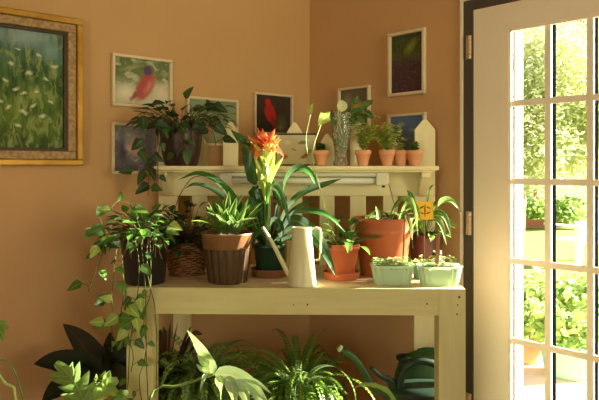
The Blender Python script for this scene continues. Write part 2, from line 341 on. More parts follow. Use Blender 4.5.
M['bark'] = mat('bark', rgb(136, 118, 90), rgb(160, 140, 108), 12, .9, bump=.4)
M['planter_green'] = mat('mint_planter', rgb(146, 196, 160), rgb(160, 206, 172), 5, .5)
M['blue'] = mat('blue_paint', rgb(74, 110, 190), None, 5, .5)
M['teal'] = mat('teal_paint', rgb(110, 180, 170), None, 5, .5)
M['orange'] = mat('orange_paint', rgb(196, 110, 70), None, 5, .5)

# ------------------------------------------------------------------ room shell
W, HC, TH = 4.9, 2.62, .12
def wall_box(mb, wall, s0, s1, z0, z1, off0=0, off1=TH):      # box on a wall, thickness outward from the room face
    d = DL if wall == 'L' else DR; n = -(NL if wall == 'L' else NR)
    if wall == 'L': mt = Matrix(((-d.x, n.x, 0, P.x), (-d.y, n.y, 0, P.y), (0, 0, 1, 0), (0, 0, 0, 1))); s0, s1 = -s1, -s0
    else: mt = Matrix(((d.x, n.x, 0, P.x), (d.y, n.y, 0, P.y), (0, 0, 1, 0), (0, 0, 0, 1)))
    mb.box(s0, s1, off0, off1, z0, z1, mat=mt)
def struct(name, mb, m, **k): o = mb.build(name, m, smooth=False, **k); o['kind'] = 'structure'; return o
DS0, DM, DS1, DTOP = .977, 1.90, 2.80, 2.037
mb = MB(); wall_box(mb, 'L', -TH, W, 0, HC); struct('wall_left', mb, M['wall'])
mb = MB(); wall_box(mb, 'R', 0, DS0, 0, HC); wall_box(mb, 'R', DS1, W, 0, HC); wall_box(mb, 'R', DS0, DS1, DTOP, HC); struct('wall_right', mb, M['wall'])
def pw(a, b): return P + DL * a + DR * b
def slab(mb, z0, z1, e=TH):
    b = len(mb.v); q = [pw(-e, -e), pw(W + e, -e), pw(W + e, W + e), pw(-e, W + e)]
    mb.v += [p + V((0, 0, z0)) for p in q] + [p + V((0, 0, z1)) for p in q]
    for f in ((0, 1, 2, 3), (7, 6, 5, 4), (0, 4, 5, 1), (1, 5, 6, 2), (2, 6, 7, 3), (3, 7, 4, 0)): mb.face([b + i for i in f])
mb = MB(); slab(mb, -.1, 0); struct('floor', mb, M['floor'])
mb = MB(); slab(mb, HC, HC + .1); struct('ceiling', mb, M['ceiling'])
# the two walls behind the camera
def back_box(mb, a0, a1, b0, b1, z0, z1):
    b = len(mb.v); q = [pw(a0, b0), pw(a1, b0), pw(a1, b1), pw(a0, b1)]
    mb.v += [p + V((0, 0, z0)) for p in q] + [p + V((0, 0, z1)) for p in q]
    for f in ((0, 1, 2, 3), (7, 6, 5, 4), (0, 4, 5, 1), (1, 5, 6, 2), (2, 6, 7, 3), (3, 7, 4, 0)): mb.face([b + i for i in f])
mb = MB(); back_box(mb, W, W + TH, 0, 2.6, 0, HC); back_box(mb, W, W + TH, 3.7, W, 0, HC); back_box(mb, W, W + TH, 2.6, 3.7, 0, WZ0); back_box(mb, W, W + TH, 2.6, 3.7, WZ1, HC); struct('wall_back', mb, M['wall'])
mb = MB(); back_box(mb, 0, .5, W, W + TH, 0, HC); back_box(mb, 1.6, W, W, W + TH, 0, HC); back_box(mb, .5, 1.6, W, W + TH, 0, WZ0); back_box(mb, .5, 1.6, W, W + TH, WZ1, HC); struct('wall_front', mb, M['wall'])
for nm, w, a, b in (('baseboard_left', 'L', 0, W), ('baseboard_right', 'R', 0, DS0 - .03)):
    mb = MB(); wall_box(mb, w, a, b, 0, .11, -.014, 0); struct(nm, mb, M['white_trim'], bevel=.003)
mb = MB()
for a, b, c, d in ((.5, 1.6, WZ0, WZ0 + .05), (.5, 1.6, WZ1 - .05, WZ1), (.5, .55, WZ0 + .05, WZ1 - .05), (1.55, 1.6, WZ0 + .05, WZ1 - .05), (1.035, 1.065, WZ0 + .05, WZ1 - .05)): back_box(mb, a, b, W + .03, W + .09, c, d)
wn_ = struct('added_window_1', mb, M['white_trim'])  # unseen window, added to hold the right fill lamp
mb = MB(); back_box(mb, .55, 1.55, W + .055, W + .059, WZ0 + .05, WZ1 - .05); mb.build('added_window_pane', M['glass'], wn_, smooth=False)
mb = MB()
for a, b, c, d in ((2.6, 3.7, WZ0, WZ0 + .05), (2.6, 3.7, WZ1 - .05, WZ1), (2.6, 2.65, WZ0 + .05, WZ1 - .05), (3.65, 3.7, WZ0 + .05, WZ1 - .05), (3.135, 3.165, WZ0 + .05, WZ1 - .05)): back_box(mb, W + .03, W + .09, a, b, c, d)
wn_ = struct('added_window_2', mb, M['white_trim'])  # unseen window, added to hold the back fill lamp
mb = MB(); back_box(mb, W + .055, W + .059, 2.65, 3.65, WZ0 + .05, WZ1 - .05); mb.build('added_window_pane', M['glass'], wn_, smooth=False)
# dark door frame: lining set in the opening, thin pale bead on the room side
mb = MB(); wall_box(mb, 'R', DS0, DS0 + .046, 0, DTOP, -.004, TH + .01); wall_box(mb, 'R', DS1 - .046, DS1, 0, DTOP, -.004, TH + .01); wall_box(mb, 'R', DM - .046, DM, 0, DTOP - .042, -.004, TH + .01)
wall_box(mb, 'R', DS0 + .046, DS1 - .046, DTOP - .042, DTOP, -.004, TH + .01); struct('trim_1', mb, M['jamb'])
mb = MB(); wall_box(mb, 'R', DS0 - .012, DS0, 0, DTOP + .012, -.012, -.001); wall_box(mb, 'R', DS1, DS1 + .012, 0, DTOP + .012, -.012, -.001)
wall_box(mb, 'R', DS0, DS1, DTOP, DTOP + .012, -.012, -.001); struct('trim_2', mb, M['white_trim'])

# door, fifteen panes
def glazed_door(dname, doff):
    door = thing(dname, None, None, wp('R', doff), ANG['R'], kind='structure')
    S0, S1, ZB, ZT = DS0 + .048, DM - .048, .015, DTOP - .044
    ga, gb, gz0, gz1 = 1.187, 1.673, .305, 1.886
    mb = MB()
    for a, b, c, d in ((S0, ga, ZB, ZT), (gb, S1, ZB, ZT), (ga, gb, ZB, gz0), (ga, gb, gz1, ZT)): mb.box(a, b, 0.0, .04, c, d)
    mb.build('door_leaf', M['white_trim'], door, smooth=False)
    cols = [1.349, 1.512]; rows = [.621, .945, 1.268, 1.584]
    mb = MB()
    for c in cols: mb.box(c - .0125, c + .0125, 0.011, .021, gz0, gz1)
    for r in rows: mb.box(ga, gb, 0.0115, .0205, r - .012, r + .012)
    for a, b, c, d in ((ga, ga + .009, gz0, gz1), (gb - .009, gb, gz0, gz1), (ga, gb, gz0, gz0 + .009), (ga, gb, gz1 - .009, gz1)): mb.box(a, b, .003, .02, c, d)
    mb.build('glazing_bars', M['white_trim'], door, smooth=False)
    mb = MB(); mb.box(ga, gb, .0225, .0265, gz0, gz1); mb.build('door_glass', M['glass'], door, smooth=False)
    mb = MB()
    for c in cols: mb.box(c - .010, c + .010, .028, .058, gz0, gz1)
    for r in rows: mb.box(ga, gb, .0285, .034, r - .004, r + .004)
    mb.box(ga, ga + .003, .028, .045, gz0, gz1)
    mb.build('outer_glazing_bars', M['matte_black'], door, smooth=False)
    for z in (1.837, 1.086, .31):
        mb = MB(); x = S0 - .012
        for k in range(5): mb.lathe([(.0065, z - .05 + k * .02), (.0072, z - .048 + k * .02), (.0072, z - .034 + k * .02), (.0065, z - .032 + k * .02)], (x, -.011, 0), 14)
        mb.box(x - .022, x + .004, -.006, -.0045, z - .05, z + .05)
        mb.build('hinge', M['brass'], door)
    mb = MB(); mb.lathe([(.026, 0), (.026, .006), (.01, .008), (.01, .04), (.024, .05), (.028, .065), (.02, .08), (0, .083)], seg=24)
    mt = Matrix.Translation((S1 - .07, 0, .98)) @ Matrix.Rotation(R(90), 4, 'X'); mb.v = [mt @ p for p in mb.v]; mb.build('door_knob', M['brass'], door)
glazed_door('door_1', 0); glazed_door('added_door', .875)  # second leaf added out of view so sun reaches the front leaves

# ------------------------------------------------------------------ garden outside
GZ = -.12
mb = MB()
def gplane(mb, x0, x1, y0, y1, z): b = len(mb.v); mb.v += [V((x0, y0, z)), V((x1, y0, z)), V((x1, y1, z)), V((x0, y1, z))]; mb.face([b, b + 1, b + 2, b + 3])
gplane(mb, 40, -30, -12, 50, GZ - .02); g = mb.build('ground', M['lawn'], smooth=False); g['kind'] = 'structure'
mb = MB(); mb.box(.2, 9, -2, 9.4, GZ - .019, GZ)
# keep the slab outside the room
mb = MB(); q = [pw(-.15, -.15), pw(-.15, W), pw(-6.3, W), pw(-6.3, -.15)]
mb.v += [p + V((0, 0, GZ - .019)) for p in q] + [p + V((0, 0, GZ)) for p in q]
for f in ((3, 2, 1, 0), (4, 5, 6, 7), (0, 1, 5, 4), (1, 2, 6, 5), (2, 3, 7, 6), (3, 0, 4, 7)): mb.face(list(f))
# patio as a wide slab set on the grass beyond the door wall
struct('trim_3', mb, M['patio']).name = 'patio'
mb = MB(); mb.box(at(509.5, 0, 4.0).x, at(521, 0, 4.0).x, 3.96, 4.05, GZ, 2.75); pst = mb.build('porch_post', M['white_out'], smooth=False, bevel=.005)
tag(pst, 'white square porch post standing just outside the glazed door', 'post')
def leaf_cloud(mb, c, r, n, size, seed, squash=1.0, shell=.55):
    rd = random.Random(seed); c = V(c)
    for _ in range(n):
        d = V((rd.gauss(0, 1), rd.gauss(0, 1), rd.gauss(0, 1))).normalized(); k = shell + (1 - shell) * rd.random()
        k *= 1 + .35 * noise.noise(d * 2.3 + V((seed, 0, 0)))
        p = c + V((d.x * r[0], d.y * r[1], d.z * r[2])) * k
        a = V((rd.gauss(0, 1), rd.gauss(0, 1), rd.gauss(0, 1) * .6)).normalized(); b_ = a.orthogonal().normalized(); s = size * (.6 + rd.random() * .8)
        b = len(mb.v); mb.v += [p, p + a * s * .5 + b_ * s * .3, p + a * s, p + a * s * .5 - b_ * s * .3]
        mb.face([b, b + 1, b + 2, b + 3], [(0, 0), (1, 0), (1, 1), (0, 1)], rd.random())
def tree(label, px, D, crown_z, r, n, seed, size=.14, blobs=7):
    base = at(px, 166, D); base.z = GZ; t = thing('garden_tree', label, 'tree', base, group='trees at the end of the garden')
    tr = MB(); top = V((0, 0, crown_z + .6)); tr.tube(spline([(0, 0, -.02), (.08, 0, crown_z * .5), (0, .05, crown_z), top], 8), [.17, .15, .13, .12, .1, .08, .06, .03], 10)
    rd = random.Random(seed)
    cl = MB()
    for k in range(blobs):
        o = V((rd.uniform(-.6, .6) * r, rd.uniform(-.5, .5) * r, crown_z + rd.uniform(-.15, 1.1) * r))
        tr.tube([V((0, 0, crown_z * .8)), o * .6 + V((0, 0, crown_z * .35)), o], [.07, .04, .015], 6)
        leaf_cloud(cl, o, (r * .55, r * .55, r * .5), n // blobs, size, seed * 10 + k, shell=.3)
    tr.build('trunk', M['bark'], t); cl.build('foliage', M['l_tree'], t, smooth=False)
tree('tall leafy garden tree seen through the left column of door panes', 516, 13, 2.0, 2.2, 40000, 3, .10)
tree('tall leafy garden tree seen through the middle column of door panes', 549, 18, 2.4, 3.0, 46000, 5, .13)
tree('leafy garden tree cut by the right edge of the photo', 616, 15, 2.3, 2.3, 32000, 8, .11)
# white picket fence
x0, x1 = at(500, 0, 23).x, at(625, 0, 23).x
fn = thing('picket_fence', 'white picket fence at the far end of the lawn', 'fence', (x0, 23, GZ)); k = 0
mb = MB(); mb.box(0, x1 - x0, 0, .04, .3, .38); mb.box(0, x1 - x0, 0, .04, .95, 1.03); mb.build('rail', M['white_out'], fn, smooth=False)
mb = MB(); mb.prism([(0, 0), (.09, 0), (.09, 1.12), (.045, 1.2), (0, 1.12)], -.02, -.001)
pk = mb.build('picket', M['white_out'], fn, smooth=False)
for k in range(1, 30):
    c = pk.copy(); COL.objects.link(c); c.parent = fn; c.location.x = k * .155
# garden chair
gc = at(579, 166, 9.6); gc.z = GZ
ch = thing('garden_chair', 'white slatted garden armchair on the lawn beyond the door', 'chair', gc, R(-155))
mb = MB(); mb.box(-.27, .27, -.25, .27, .33, .36); mb.build('seat', M['white_out'], ch, smooth=False)
for k in range(5):
    mb = MB(); mt = Matrix.Translation((-.22 + k * .11, .24, .32)) @ Matrix.Rotation(R(-18), 4, 'X'); mb.box(-.045, .045, 0, .02, 0, .72 - abs(k - 2) * .05, mat=mt); mb.build('back_slat', M['white_out'], ch, smooth=False)
for sx in (-1, 1):
    mb = MB(); mb.box(sx * .32 - .06, sx * .32 + .06, -.32, .34, .56, .585); mb.build('armrest', M['white_out'], ch, smooth=False)
    for y in (-.26, .26): mb = MB(); mb.box(sx * .31 - .04, sx * .31 + .04, y - .03, y + .03, 0, .56); mb.build('leg', M['white_out'], ch, smooth=False)
# planters and shrubs by the patio
def shrub(name, label, cat, px, D, parts, pot=None, group=None):
    b = at(px, 166, D); b.z = GZ; t = thing(name, label, cat, b, group=group); z = 0
    if pot:
        r0, r1, h, m = pot; mb = MB(); mb.lathe([(r0, 0), (r0 * 1.1, h * .2), (r1, h * .9), (r1 * 1.06, h * .92), (r1 * 1.06, h), (r1 * .92, h), (r1 * .9, h * .85), (0, h * .85)], seg=32); mb.build('planter', m, t); z = h * .85
    mb = MB(); st = MB()
    for i, (ox, oy, oz, r, n, s) in enumerate(parts):
        leaf_cloud(mb, (ox, oy, z + oz), (r, r, r * .75), n, s, int(px) * 7 + i, shell=.2); st.tube([(ox * .3, oy * .3, z - .01), (ox, oy, z + oz)], .008, 5)
    mb.build('foliage', M['l_bush'], t, smooth=False); st.build('stems', M['stem'], t); return t
shrub('garden_planter', 'round terracotta planter with leafy plant on the patio outside the door', 'planter', 526, 4.75, [(0, 0, .14, .17, 420, .06), (.08, .05, .22, .12, 200, .06)], (.09, .155, .17, M['terra_pale']))
shrub('garden_planter', 'low mint green planter full of leaves on the patio outside the door', 'planter', 569, 4.45, [(0, 0, .14, .2, 480, .06), (.12, 0, .18, .13, 260, .06), (-.1, .05, .2, .13, 260, .06)], (.15, .19, .19, M['planter_green']))
shrub('garden_shrub', 'low pale leafy shrub between the two planters and the lawn', 'shrub', 548, 5.5, [(0, 0, .25, .36, 1300, .08), (-.25, .1, .22, .24, 700, .07), (.3, .1, .26, .3, 900, .08)])
shrub('garden_shrub', 'pale leafy shrub behind the mint green planter at right', 'shrub', 588, 5.4, [(0, 0, .24, .34, 1200, .08), (.2, .2, .3, .25, 600, .08)])
shrub('garden_shrub', 'small darker green bush in the border at the lawn edge', 'shrub', 565, 15, [(0, 0, .4, .5, 900, .12)])
shrub('garden_shrub', 'yellow green bush at the left of the brick border, seen through left panes', 'shrub', 520, 16, [(0, 0, .35, .45, 700, .12)])
shrub('garden_shrub', 'yellow green bush right of its twin in the brick border beyond the lawn', 'shrub', 543, 16, [(0, 0, .35, .48, 800, .12)])
mb = MB(); xx = at(531, 0, 15.2).x; mb.box(xx - .7, xx + .75, 15.1, 15.25, GZ, GZ + .18); tag(mb.build('brick_edging', M['brick'], smooth=False), 'low brick edging of the garden border at the lawn edge', 'edging')
def simple(name, label, cat, px, y0, y1, D, w, m):
    c = at(px, y1, D); t = at(px, y0, D); mb = MB(); h = t.z - GZ
    mb.lathe([(w / 2, 0), (w / 2 * 1.02, .03), (w / 2 * .95, h - .05), (w / 2 * 1.03, h - .04), (w / 2 * 1.03, h), (.01, h + .02)], seg=20); o = mb.build(name, m); o.location = (c.x, D, GZ); tag(o, label, cat)
simple('garden_post', 'teal painted post in the border beyond the lawn', 'post', 527.5, 186, 205, 18, .13, M['teal'])
simple('garden_post', 'orange brown post in the border beyond the lawn', 'post', 535.5, 190, 210, 18, .12, M['orange'])

# ------------------------------------------------------------------ pictures on the walls
def picture(wall, x0, x1, yt, yb, art, fw, fm, label, name='framed_print', inner=None, depth=.02, cat='picture', matw=0):
    a = s_on(wall, x0); b = s_on(wall, x1); p0 = wp(wall, a); D = p0.y
    z1 = EYE - (yt - H0) / F * D; z0 = EYE - (yb - H0) / F * D; w = abs(a - b); h = z1 - z0
    n = NL if wall == 'L' else NR
    t = thing(name, label, cat, p0 + V((0, 0, z0)) + n * .002, ANG[wall])
    mb = MB()
    for q in ((0, w, 0, fw), (0, w, h - fw, h), (0, fw, fw, h - fw), (w - fw, w, fw, h - fw)): mb.box(q[0], q[1], -depth, 0, q[2], q[3])
    mb.build('frame', fm, t, smooth=False, bevel=min(.004, fw * .25))
    i = fw
    if inner:
        iw, im = inner; mb = MB()
        for q in ((i, w - i, i, i + iw), (i, w - i, h - i - iw, h - i), (i, i + iw, i + iw, h - i - iw), (w - i - iw, w - i, i + iw, h - i - iw)): mb.box(q[0], q[1], -depth * .7, -.001, q[2], q[3])
        mb.build('inner_frame', im, t, smooth=False, bevel=.004); i += iw
        mb = MB()
        for q in ((i, w - i, i, i + .012), (i, w - i, h - i - .012, h - i), (i, i + .012, i + .012, h - i - .012), (w - i - .012, w - i, i + .012, h - i - .012)): mb.box(q[0], q[1], -depth * .45, -.001, q[2], q[3])
        mb.build('liner', M['dark_frame'], t, smooth=False); i += .012
    mb = MB(); y = -.005; mb.v += [V((i, y, i)), V((w - i, y, i)), V((w - i, y, h - i)), V((i, y, h - i)), V((i, -.001, i)), V((w - i, -.001, i)), V((w - i, -.001, h - i)), V((i, -.001, h - i))]
    mb.face([0, 1, 2, 3], [(0, 0), (1, 0), (1, 1), (0, 1)])
    for f in ((7, 6, 5, 4), (0, 4, 5, 1), (1, 5, 6, 2), (2, 6, 7, 3), (3, 7, 4, 0)): mb.face(list(f))
    mb.build('artwork', art, t, smooth=False); return t
wht = rgb(206, 212, 184)
fl = []
rd = random.Random(4)
for (x, y) in ((.42, .70), (.50, .83), (.62, .64), (.72, .80), (.80, .60), (.90, .72), (.36, .56), (.47, .50), (.56, .46), (.30, .40), (.40, .34), (.56, .30), (.66, .36), (.78, .28), (.86, .40), (.5, .2), (.7, .48)):
    fl.append((x, y, .032 + rd.random() * .02, .014 + rd.random() * .012, rd.uniform(-30, 30), wht, .75))
art1 = paint_mat('meadow_painting', [(0, rgb(66, 88, 36)), (.3, rgb(112, 138, 56)), (.6, rgb(76, 110, 62)), (.85, rgb(92, 128, 110)), (1, rgb(128, 156, 156))], [(.6, .95, .35, .12, 5, rgb(150, 174, 176), .9), (.85, .85, .18, .12, 0, rgb(126, 160, 158), .9)] + fl, .045, ((15, 5, 1), rgb(24, 50, 28)), .9, tex2=((13, 7, 1), rgb(150, 166, 100)))
picture('L', -52, 78.8, 1, 165.5, art1, .024, M['gold'], 'large meadow painting in a carved gold frame cut by the left photo edge', 'framed_painting', (.033, M['gilt']), .045, 'painting')
bird1 = paint_mat('red_bird_print', [(0, rgb(196, 192, 160)), (.35, rgb(176, 178, 150)), (.6, rgb(112, 126, 84)), (1, rgb(96, 116, 70))], [(.2, .25, .28, .25, 20, rgb(226, 222, 200), .9), (.85, .3, .22, .3, 0, rgb(222, 208, 180), .9), (.3, .8, .3, .06, 20, rgb(150, 160, 110), .8), (.55, .40, .17, .40, -22, rgb(176, 72, 70), .35), (.62, .42, .07, .25, -22, rgb(206, 120, 110), .7), (.38, .2, .06, .2, -40, rgb(150, 70, 80), .5), (.60, .76, .10, .13, 0, rgb(86, 62, 110), .4), (.47, .76, .05, .03, 0, rgb(120, 100, 90), .5)], .05, None, .25, tex2=((5, 5, 1), rgb(206, 204, 180)))
picture('L', 110.5, 170.3, 53, 105.8, bird1, .013, M['white_frame'], 'white framed print of a red bird, upper of the two left of the shelf')
bird2 = paint_mat('pink_bird_print', [(0, rgb(96, 88, 96)), (.4, rgb(136, 128, 136)), (1, rgb(150, 148, 146))], [(.2, .5, .12, .5, 5, rgb(92, 84, 104), .8), (.5, .55, .2, .28, -10, rgb(222, 160, 136), .7), (.56, .62, .08, .14, -20, rgb(200, 110, 96), .6), (.8, .2, .2, .15, 0, rgb(90, 84, 80), .9)], .06, None, .25, tex2=((5, 6, 1), rgb(186, 180, 172)))
picture('L', 110, 158.5, 122, 174, bird2, .013, M['white_frame'], 'white framed print with a pink bird, lower of the two left of the shelf')
art3 = paint_mat('green_bird_print', [(0, rgb(150, 156, 120)), (1, rgb(130, 150, 110))], [(.4, .6, .3, .12, 20, rgb(180, 180, 150), .8), (.35, .35, .16, .22, 10, rgb(196, 110, 90), .5), (.5, .75, .2, .08, -20, rgb(90, 116, 70), .6)], .05, None, .3)
picture('L', 185, 236.3, 96, 145.5, art3, .013, M['white_frame'], 'white framed print mostly hidden behind the pothos on the shelf')
bird4 = paint_mat('cardinal_print', [(0, rgb(52, 46, 38)), (1, rgb(66, 54, 46))], [(.75, .25, .2, .3, 0, rgb(92, 96, 60), .9), (.42, .52, .17, .30, 15, rgb(190, 44, 40), .3), (.36, .82, .1, .12, 20, rgb(200, 50, 42), .4), (.52, .25, .07, .25, 20, rgb(140, 40, 36), .4), (.7, .15, .1, .08, 0, rgb(120, 120, 80), .8)], .04, None, .3)
picture('L', 252.5, 291, 92, 134, bird4, .011, M['white_frame'], 'cream framed dark print of a red cardinal bird above the orange flower')
art5 = paint_mat('yellow_flower_print', [(0, rgb(120, 116, 84)), (1, rgb(110, 104, 84))], [(.6, .5, .26, .26, 0, rgb(196, 174, 80), .6), (.25, .7, .2, .25, 0, rgb(150, 150, 130), .9), (.5, .25, .3, .1, 15, rgb(80, 90, 50), .7)], .05, None, .3)
picture('R', 340, 371.5, 89, 130, art5, .012, M['white_frame'], 'cream framed yellow flower print on the right wall behind the glass vase')
art6 = paint_mat('lavender_print', [(0, rgb(74, 44, 60)), (.5, rgb(78, 50, 70)), (.62, rgb(76, 88, 36)), (1, rgb(52, 66, 34))], [(.62, .78, .3, .12, 30, rgb(140, 150, 50), .9), (.3, .9, .3, .1, 0, rgb(64, 84, 50), .9)], .05, ((14, 4, 1), rgb(40, 36, 30)), .35, (16, rgb(160, 96, 130), .1))
picture('R', 390, 427, 34.5, 97.5, art6, .016, M['white_frame'], 'cream framed print of a purple flower field, highest on the right wall')
art7 = paint_mat('sky_print', [(0, rgb(96, 110, 100)), (.5, rgb(96, 122, 150)), (1, rgb(86, 116, 160))], [(.3, .8, .2, .08, 10, rgb(168, 174, 180), .8), (.7, .65, .2, .06, -10, rgb(160, 168, 178), .8), (.4, .45, .3, .07, 0, rgb(150, 156, 160), .8)], .05, None, .3)
picture('R', 389.5, 427.5, 115, 160, art7, .013, M['white_frame'], 'cream framed print of a cloudy blue sky behind the small terracotta pots')

# ------------------------------------------------------------------ potting bench
BR = R(-1.5)
BO = V((-.0175, 2.26, 0))
BM = Matrix.Translation(BO) @ Matrix.Rotation(BR, 4, 'Z')
def bx(px, y): # local x on the bench for picture column px at local depth y
    k = (px - CX) / F; c, s = math.cos(BR), math.sin(BR)
    # world = BO + (x c - y s, x s + y c)
    return (k * (BO.y + y * c) - BO.x + y * s) / (c - k * s)
def zat(py, D): return EYE - (py - H0) / F * D
TOPZ = EYE - (288.3 - H0) / F * 2.26
bench = thing('potting_bench', 'cream painted potting bench with picket back and shelf in the corner', 'potting bench', BO, BR)
xl, xr = bx(126.5, 0), bx(465.6, 0); LW = .093; BD = .545; AP = .093
knots = {'leg': []}
def bpart(name, q, m=None, bev=.003, extra=None):
    mb = MB(); mb.box(*q)
    if extra:
        for kx, kz, r in extra:
            b = len(mb.v); mb.v += [V((kx + r * math.cos(a), q[2] - .0008, kz + r * 1.3 * math.sin(a))) for a in [i * math.pi / 5 for i in range(10)]]; mb.face([b + i for i in range(10)], m=1)
    return mb.build(name, [m or M['bench'], M['knot']], bench, smooth=False, bevel=0 if extra else bev)
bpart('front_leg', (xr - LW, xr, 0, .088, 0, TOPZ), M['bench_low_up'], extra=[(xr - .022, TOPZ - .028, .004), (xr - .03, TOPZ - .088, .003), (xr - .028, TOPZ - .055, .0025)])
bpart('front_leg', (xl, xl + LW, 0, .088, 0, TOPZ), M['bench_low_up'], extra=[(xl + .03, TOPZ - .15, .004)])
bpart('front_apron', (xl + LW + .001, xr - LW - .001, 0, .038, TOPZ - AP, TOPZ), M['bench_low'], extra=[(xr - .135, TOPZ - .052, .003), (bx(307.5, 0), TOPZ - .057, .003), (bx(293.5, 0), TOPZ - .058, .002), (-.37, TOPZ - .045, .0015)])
for sx in (0, 1):
    x = (xl + .002, xl + .036) if not sx else (xr - .036, xr - .002)
    bpart('side_apron', (*x, .09, BD - .04, TOPZ - AP, TOPZ - .024))
for k in range(5):
    y0 = .0395 + k * (BD - .04) / 5; bpart('top_board', (xl + .001 + (LW if k == 0 else 0), xr - .001 - (LW if k == 0 else 0), y0, y0 + (BD - .04) / 5 - .002, TOPZ - .022, TOPZ), M['bench_top'], .0015)
bpart('back_leg', (bx(414, BD), bx(435, BD), BD - .0, BD + .02, 0, TOPZ - .03), M['bench_up'])
bpart('back_leg', (bx(173, BD), bx(191, BD), BD - .0, BD + .02, 0, TOPZ - .03), M['bench_up'])
# pickets
PY = BD + .001
for cx_, py, wd in ((168, 119.5, 19), (199.5, 134, 15), (230.5, 121.5, 15), (263, 134, 15), (294.5, 122, 15.5), (327, 133.5, 15), (358, 121.5, 16), (390.5, 134, 14.5), (425, 119.5, 20.5)):
    a, b = bx(cx_ - wd / 2, PY), bx(cx_ + wd / 2, PY); zt = zat(py, BO.y + PY); c = (a + b) / 2; tip = .045; w = b - a
    z0 = TOPZ - .028
    mb = MB(); mb.prism([(a, z0), (b, z0), (b, zt - tip), (c + w * .12, zt - .004), (c, zt), (c - w * .12, zt - .004), (a, zt - tip)], PY, PY + .018); mb.build('picket', M['bench_up'], bench, smooth=False, bevel=.002)
SHZ = EYE + .0005; SD0, SD1 = .37, PY - .001
bpart('shelf', (bx(153.5, SD0), bx(439, SD0), SD0, SD1, SHZ - .018, SHZ), M['bench'], .004)
bpart('shelf_lip', (bx(158, SD0 + .01), bx(434, SD0 + .01), SD0 + .012, SD0 + .03, SHZ - .026, SHZ - .0185), M['bench'])
bpart('shelf_back', (bx(158.5, PY - .02), bx(434.5, PY - .02), PY - .019, PY - .001, zat(196, BO.y + PY - .02), SHZ - .019), M['bench'])
for p0, p1 in ((160.5, 168), (421, 429.5)):
    y1 = PY - .02; a, b = bx(p0, y1 - .1), bx(p1, y1 - .1); mb = MB(); zt = SHZ - .0265
    # tapering shelf bracket
    bb = len(mb.v)
    prof = [(y1, zt), (SD0 + .035, zt), (SD0 + .035, zt - .02), (y1 - .03, zt - .1), (y1, zt - .105)]
    mb.v += [V((a, y, z)) for y, z in prof] + [V((b, y, z)) for y, z in prof]; n = 5
    mb.face([bb + i for i in range(n)]); mb.face([bb + n + i for i in reversed(range(n))])
    for i in range(n): j = (i + 1) % n; mb.face([bb + j, bb + i, bb + n + i, bb + n + j])
    mb.build('bracket', M['bench'], bench, smooth=False, bevel=.002)
LSZ = .30
bpart('lower_shelf', (xl + .01, xr - .01, .09, BD - .001, LSZ - .022, LSZ), M['bench'])
BTZ = TOPZ + .0004
def on(px, py_or_D, z=BTZ, D=None):
    return V(((px - CX) / F * py_or_D, py_or_D, z))
# grow light under the shelf
fy = SD0 + .045
a, b = bx(219.5, fy), bx(388.5, fy)
lt = thing('strip_light', 'cream strip light with pull cord mounted under the bench shelf', 'light fixture', BM @ V((a, fy, SHZ - .0265)), BR)
L_ = b - a
mb = MB(); mb.box(0.03, L_ - .03, 0, .07, -.018, 0); mb.build('housing', M['fixture'], lt, smooth=False, bevel=.004)
for q in (0, L_ - .052): mb = MB(); mb.box(q, q + .052, -.008, .06, -.055, -.0005); mb.build('end_cap', M['fixture'], lt, smooth=False, bevel=.005)
mb = MB(); mb.tube([(.052, .022, -.036), (L_ - .052, .022, -.036)], .0135, 20); mb.build('tube', M['tube'], lt)
mb = MB(); mb.lathe([(.006, -.064), (.007, -.06), (.007, -.0555)], (L_ - .02, .01, 0), 12); mb.build('switch', M['black'], lt)
mb = MB(); mb.lathe([(.012, 0), (.012, .012)], seg=16); mt = Matrix.Translation((L_ - .054, .022, -.036)) @ Matrix.Rotation(R(-90), 4, 'Y'); mb.v = [mt @ p for p in mb.v]; mb.build('tube_socket', M['black'], lt)
mb = MB(); mb.tube(spline([(L_ - .004, .03, -.03), (L_ + .005, .03, -.05), (L_ + .02, .045, -.1), (L_ + .037, .06, -.155)], 10), .0015, 6); mb.build('pull_cord', M['stem_brown'], lt)

# ------------------------------------------------------------------ pot helpers
def potprof(r0, r1, h, rim=.02, lip=.006, wall=.005):
    return [(0, .0005), (r0 * .96, 0), (r0, .003), (r1 - lip, h - rim), (r1 - lip * .4, h - rim + .001), (r1, h - rim + .003), (r1, h - .002), (r1 - .002, h), (r1 - wall, h), (r1 - wall - .001, h - .003), (r1 - wall - lip, h - .018)]
def pot(t, r0, r1, h, m, rim=.02, lip=.006, z=0, fn=None, name='pot', seg=44, soil=.014):
    mb = MB(); mb.lathe(potprof(r0, r1, h, rim, lip), (0, 0, z), seg, fn); mb.f.pop(); mb.uv.pop(); mb.rnd.pop(); mb.m.pop()
    o = mb.build(name, m, t)
    mb = MB(); rr = r1 - lip - .006; rd = random.Random(int(r1 * 9999)); seg2 = 28
    prof = [(rr, h - soil - .004), (rr * .8, h - soil), (rr * .5, h - soil + .005), (rr * .2, h - soil + .004), (0, h - soil + .005)]
    mb.lathe(prof, (0, 0, z), seg2, lambda a, k, zz: 1); mb.v = [p + V((0, 0, rd.uniform(-.0025, .0025))) for p in mb.v]
    mb.build('soil', M['soil'], t); return z + h - soil
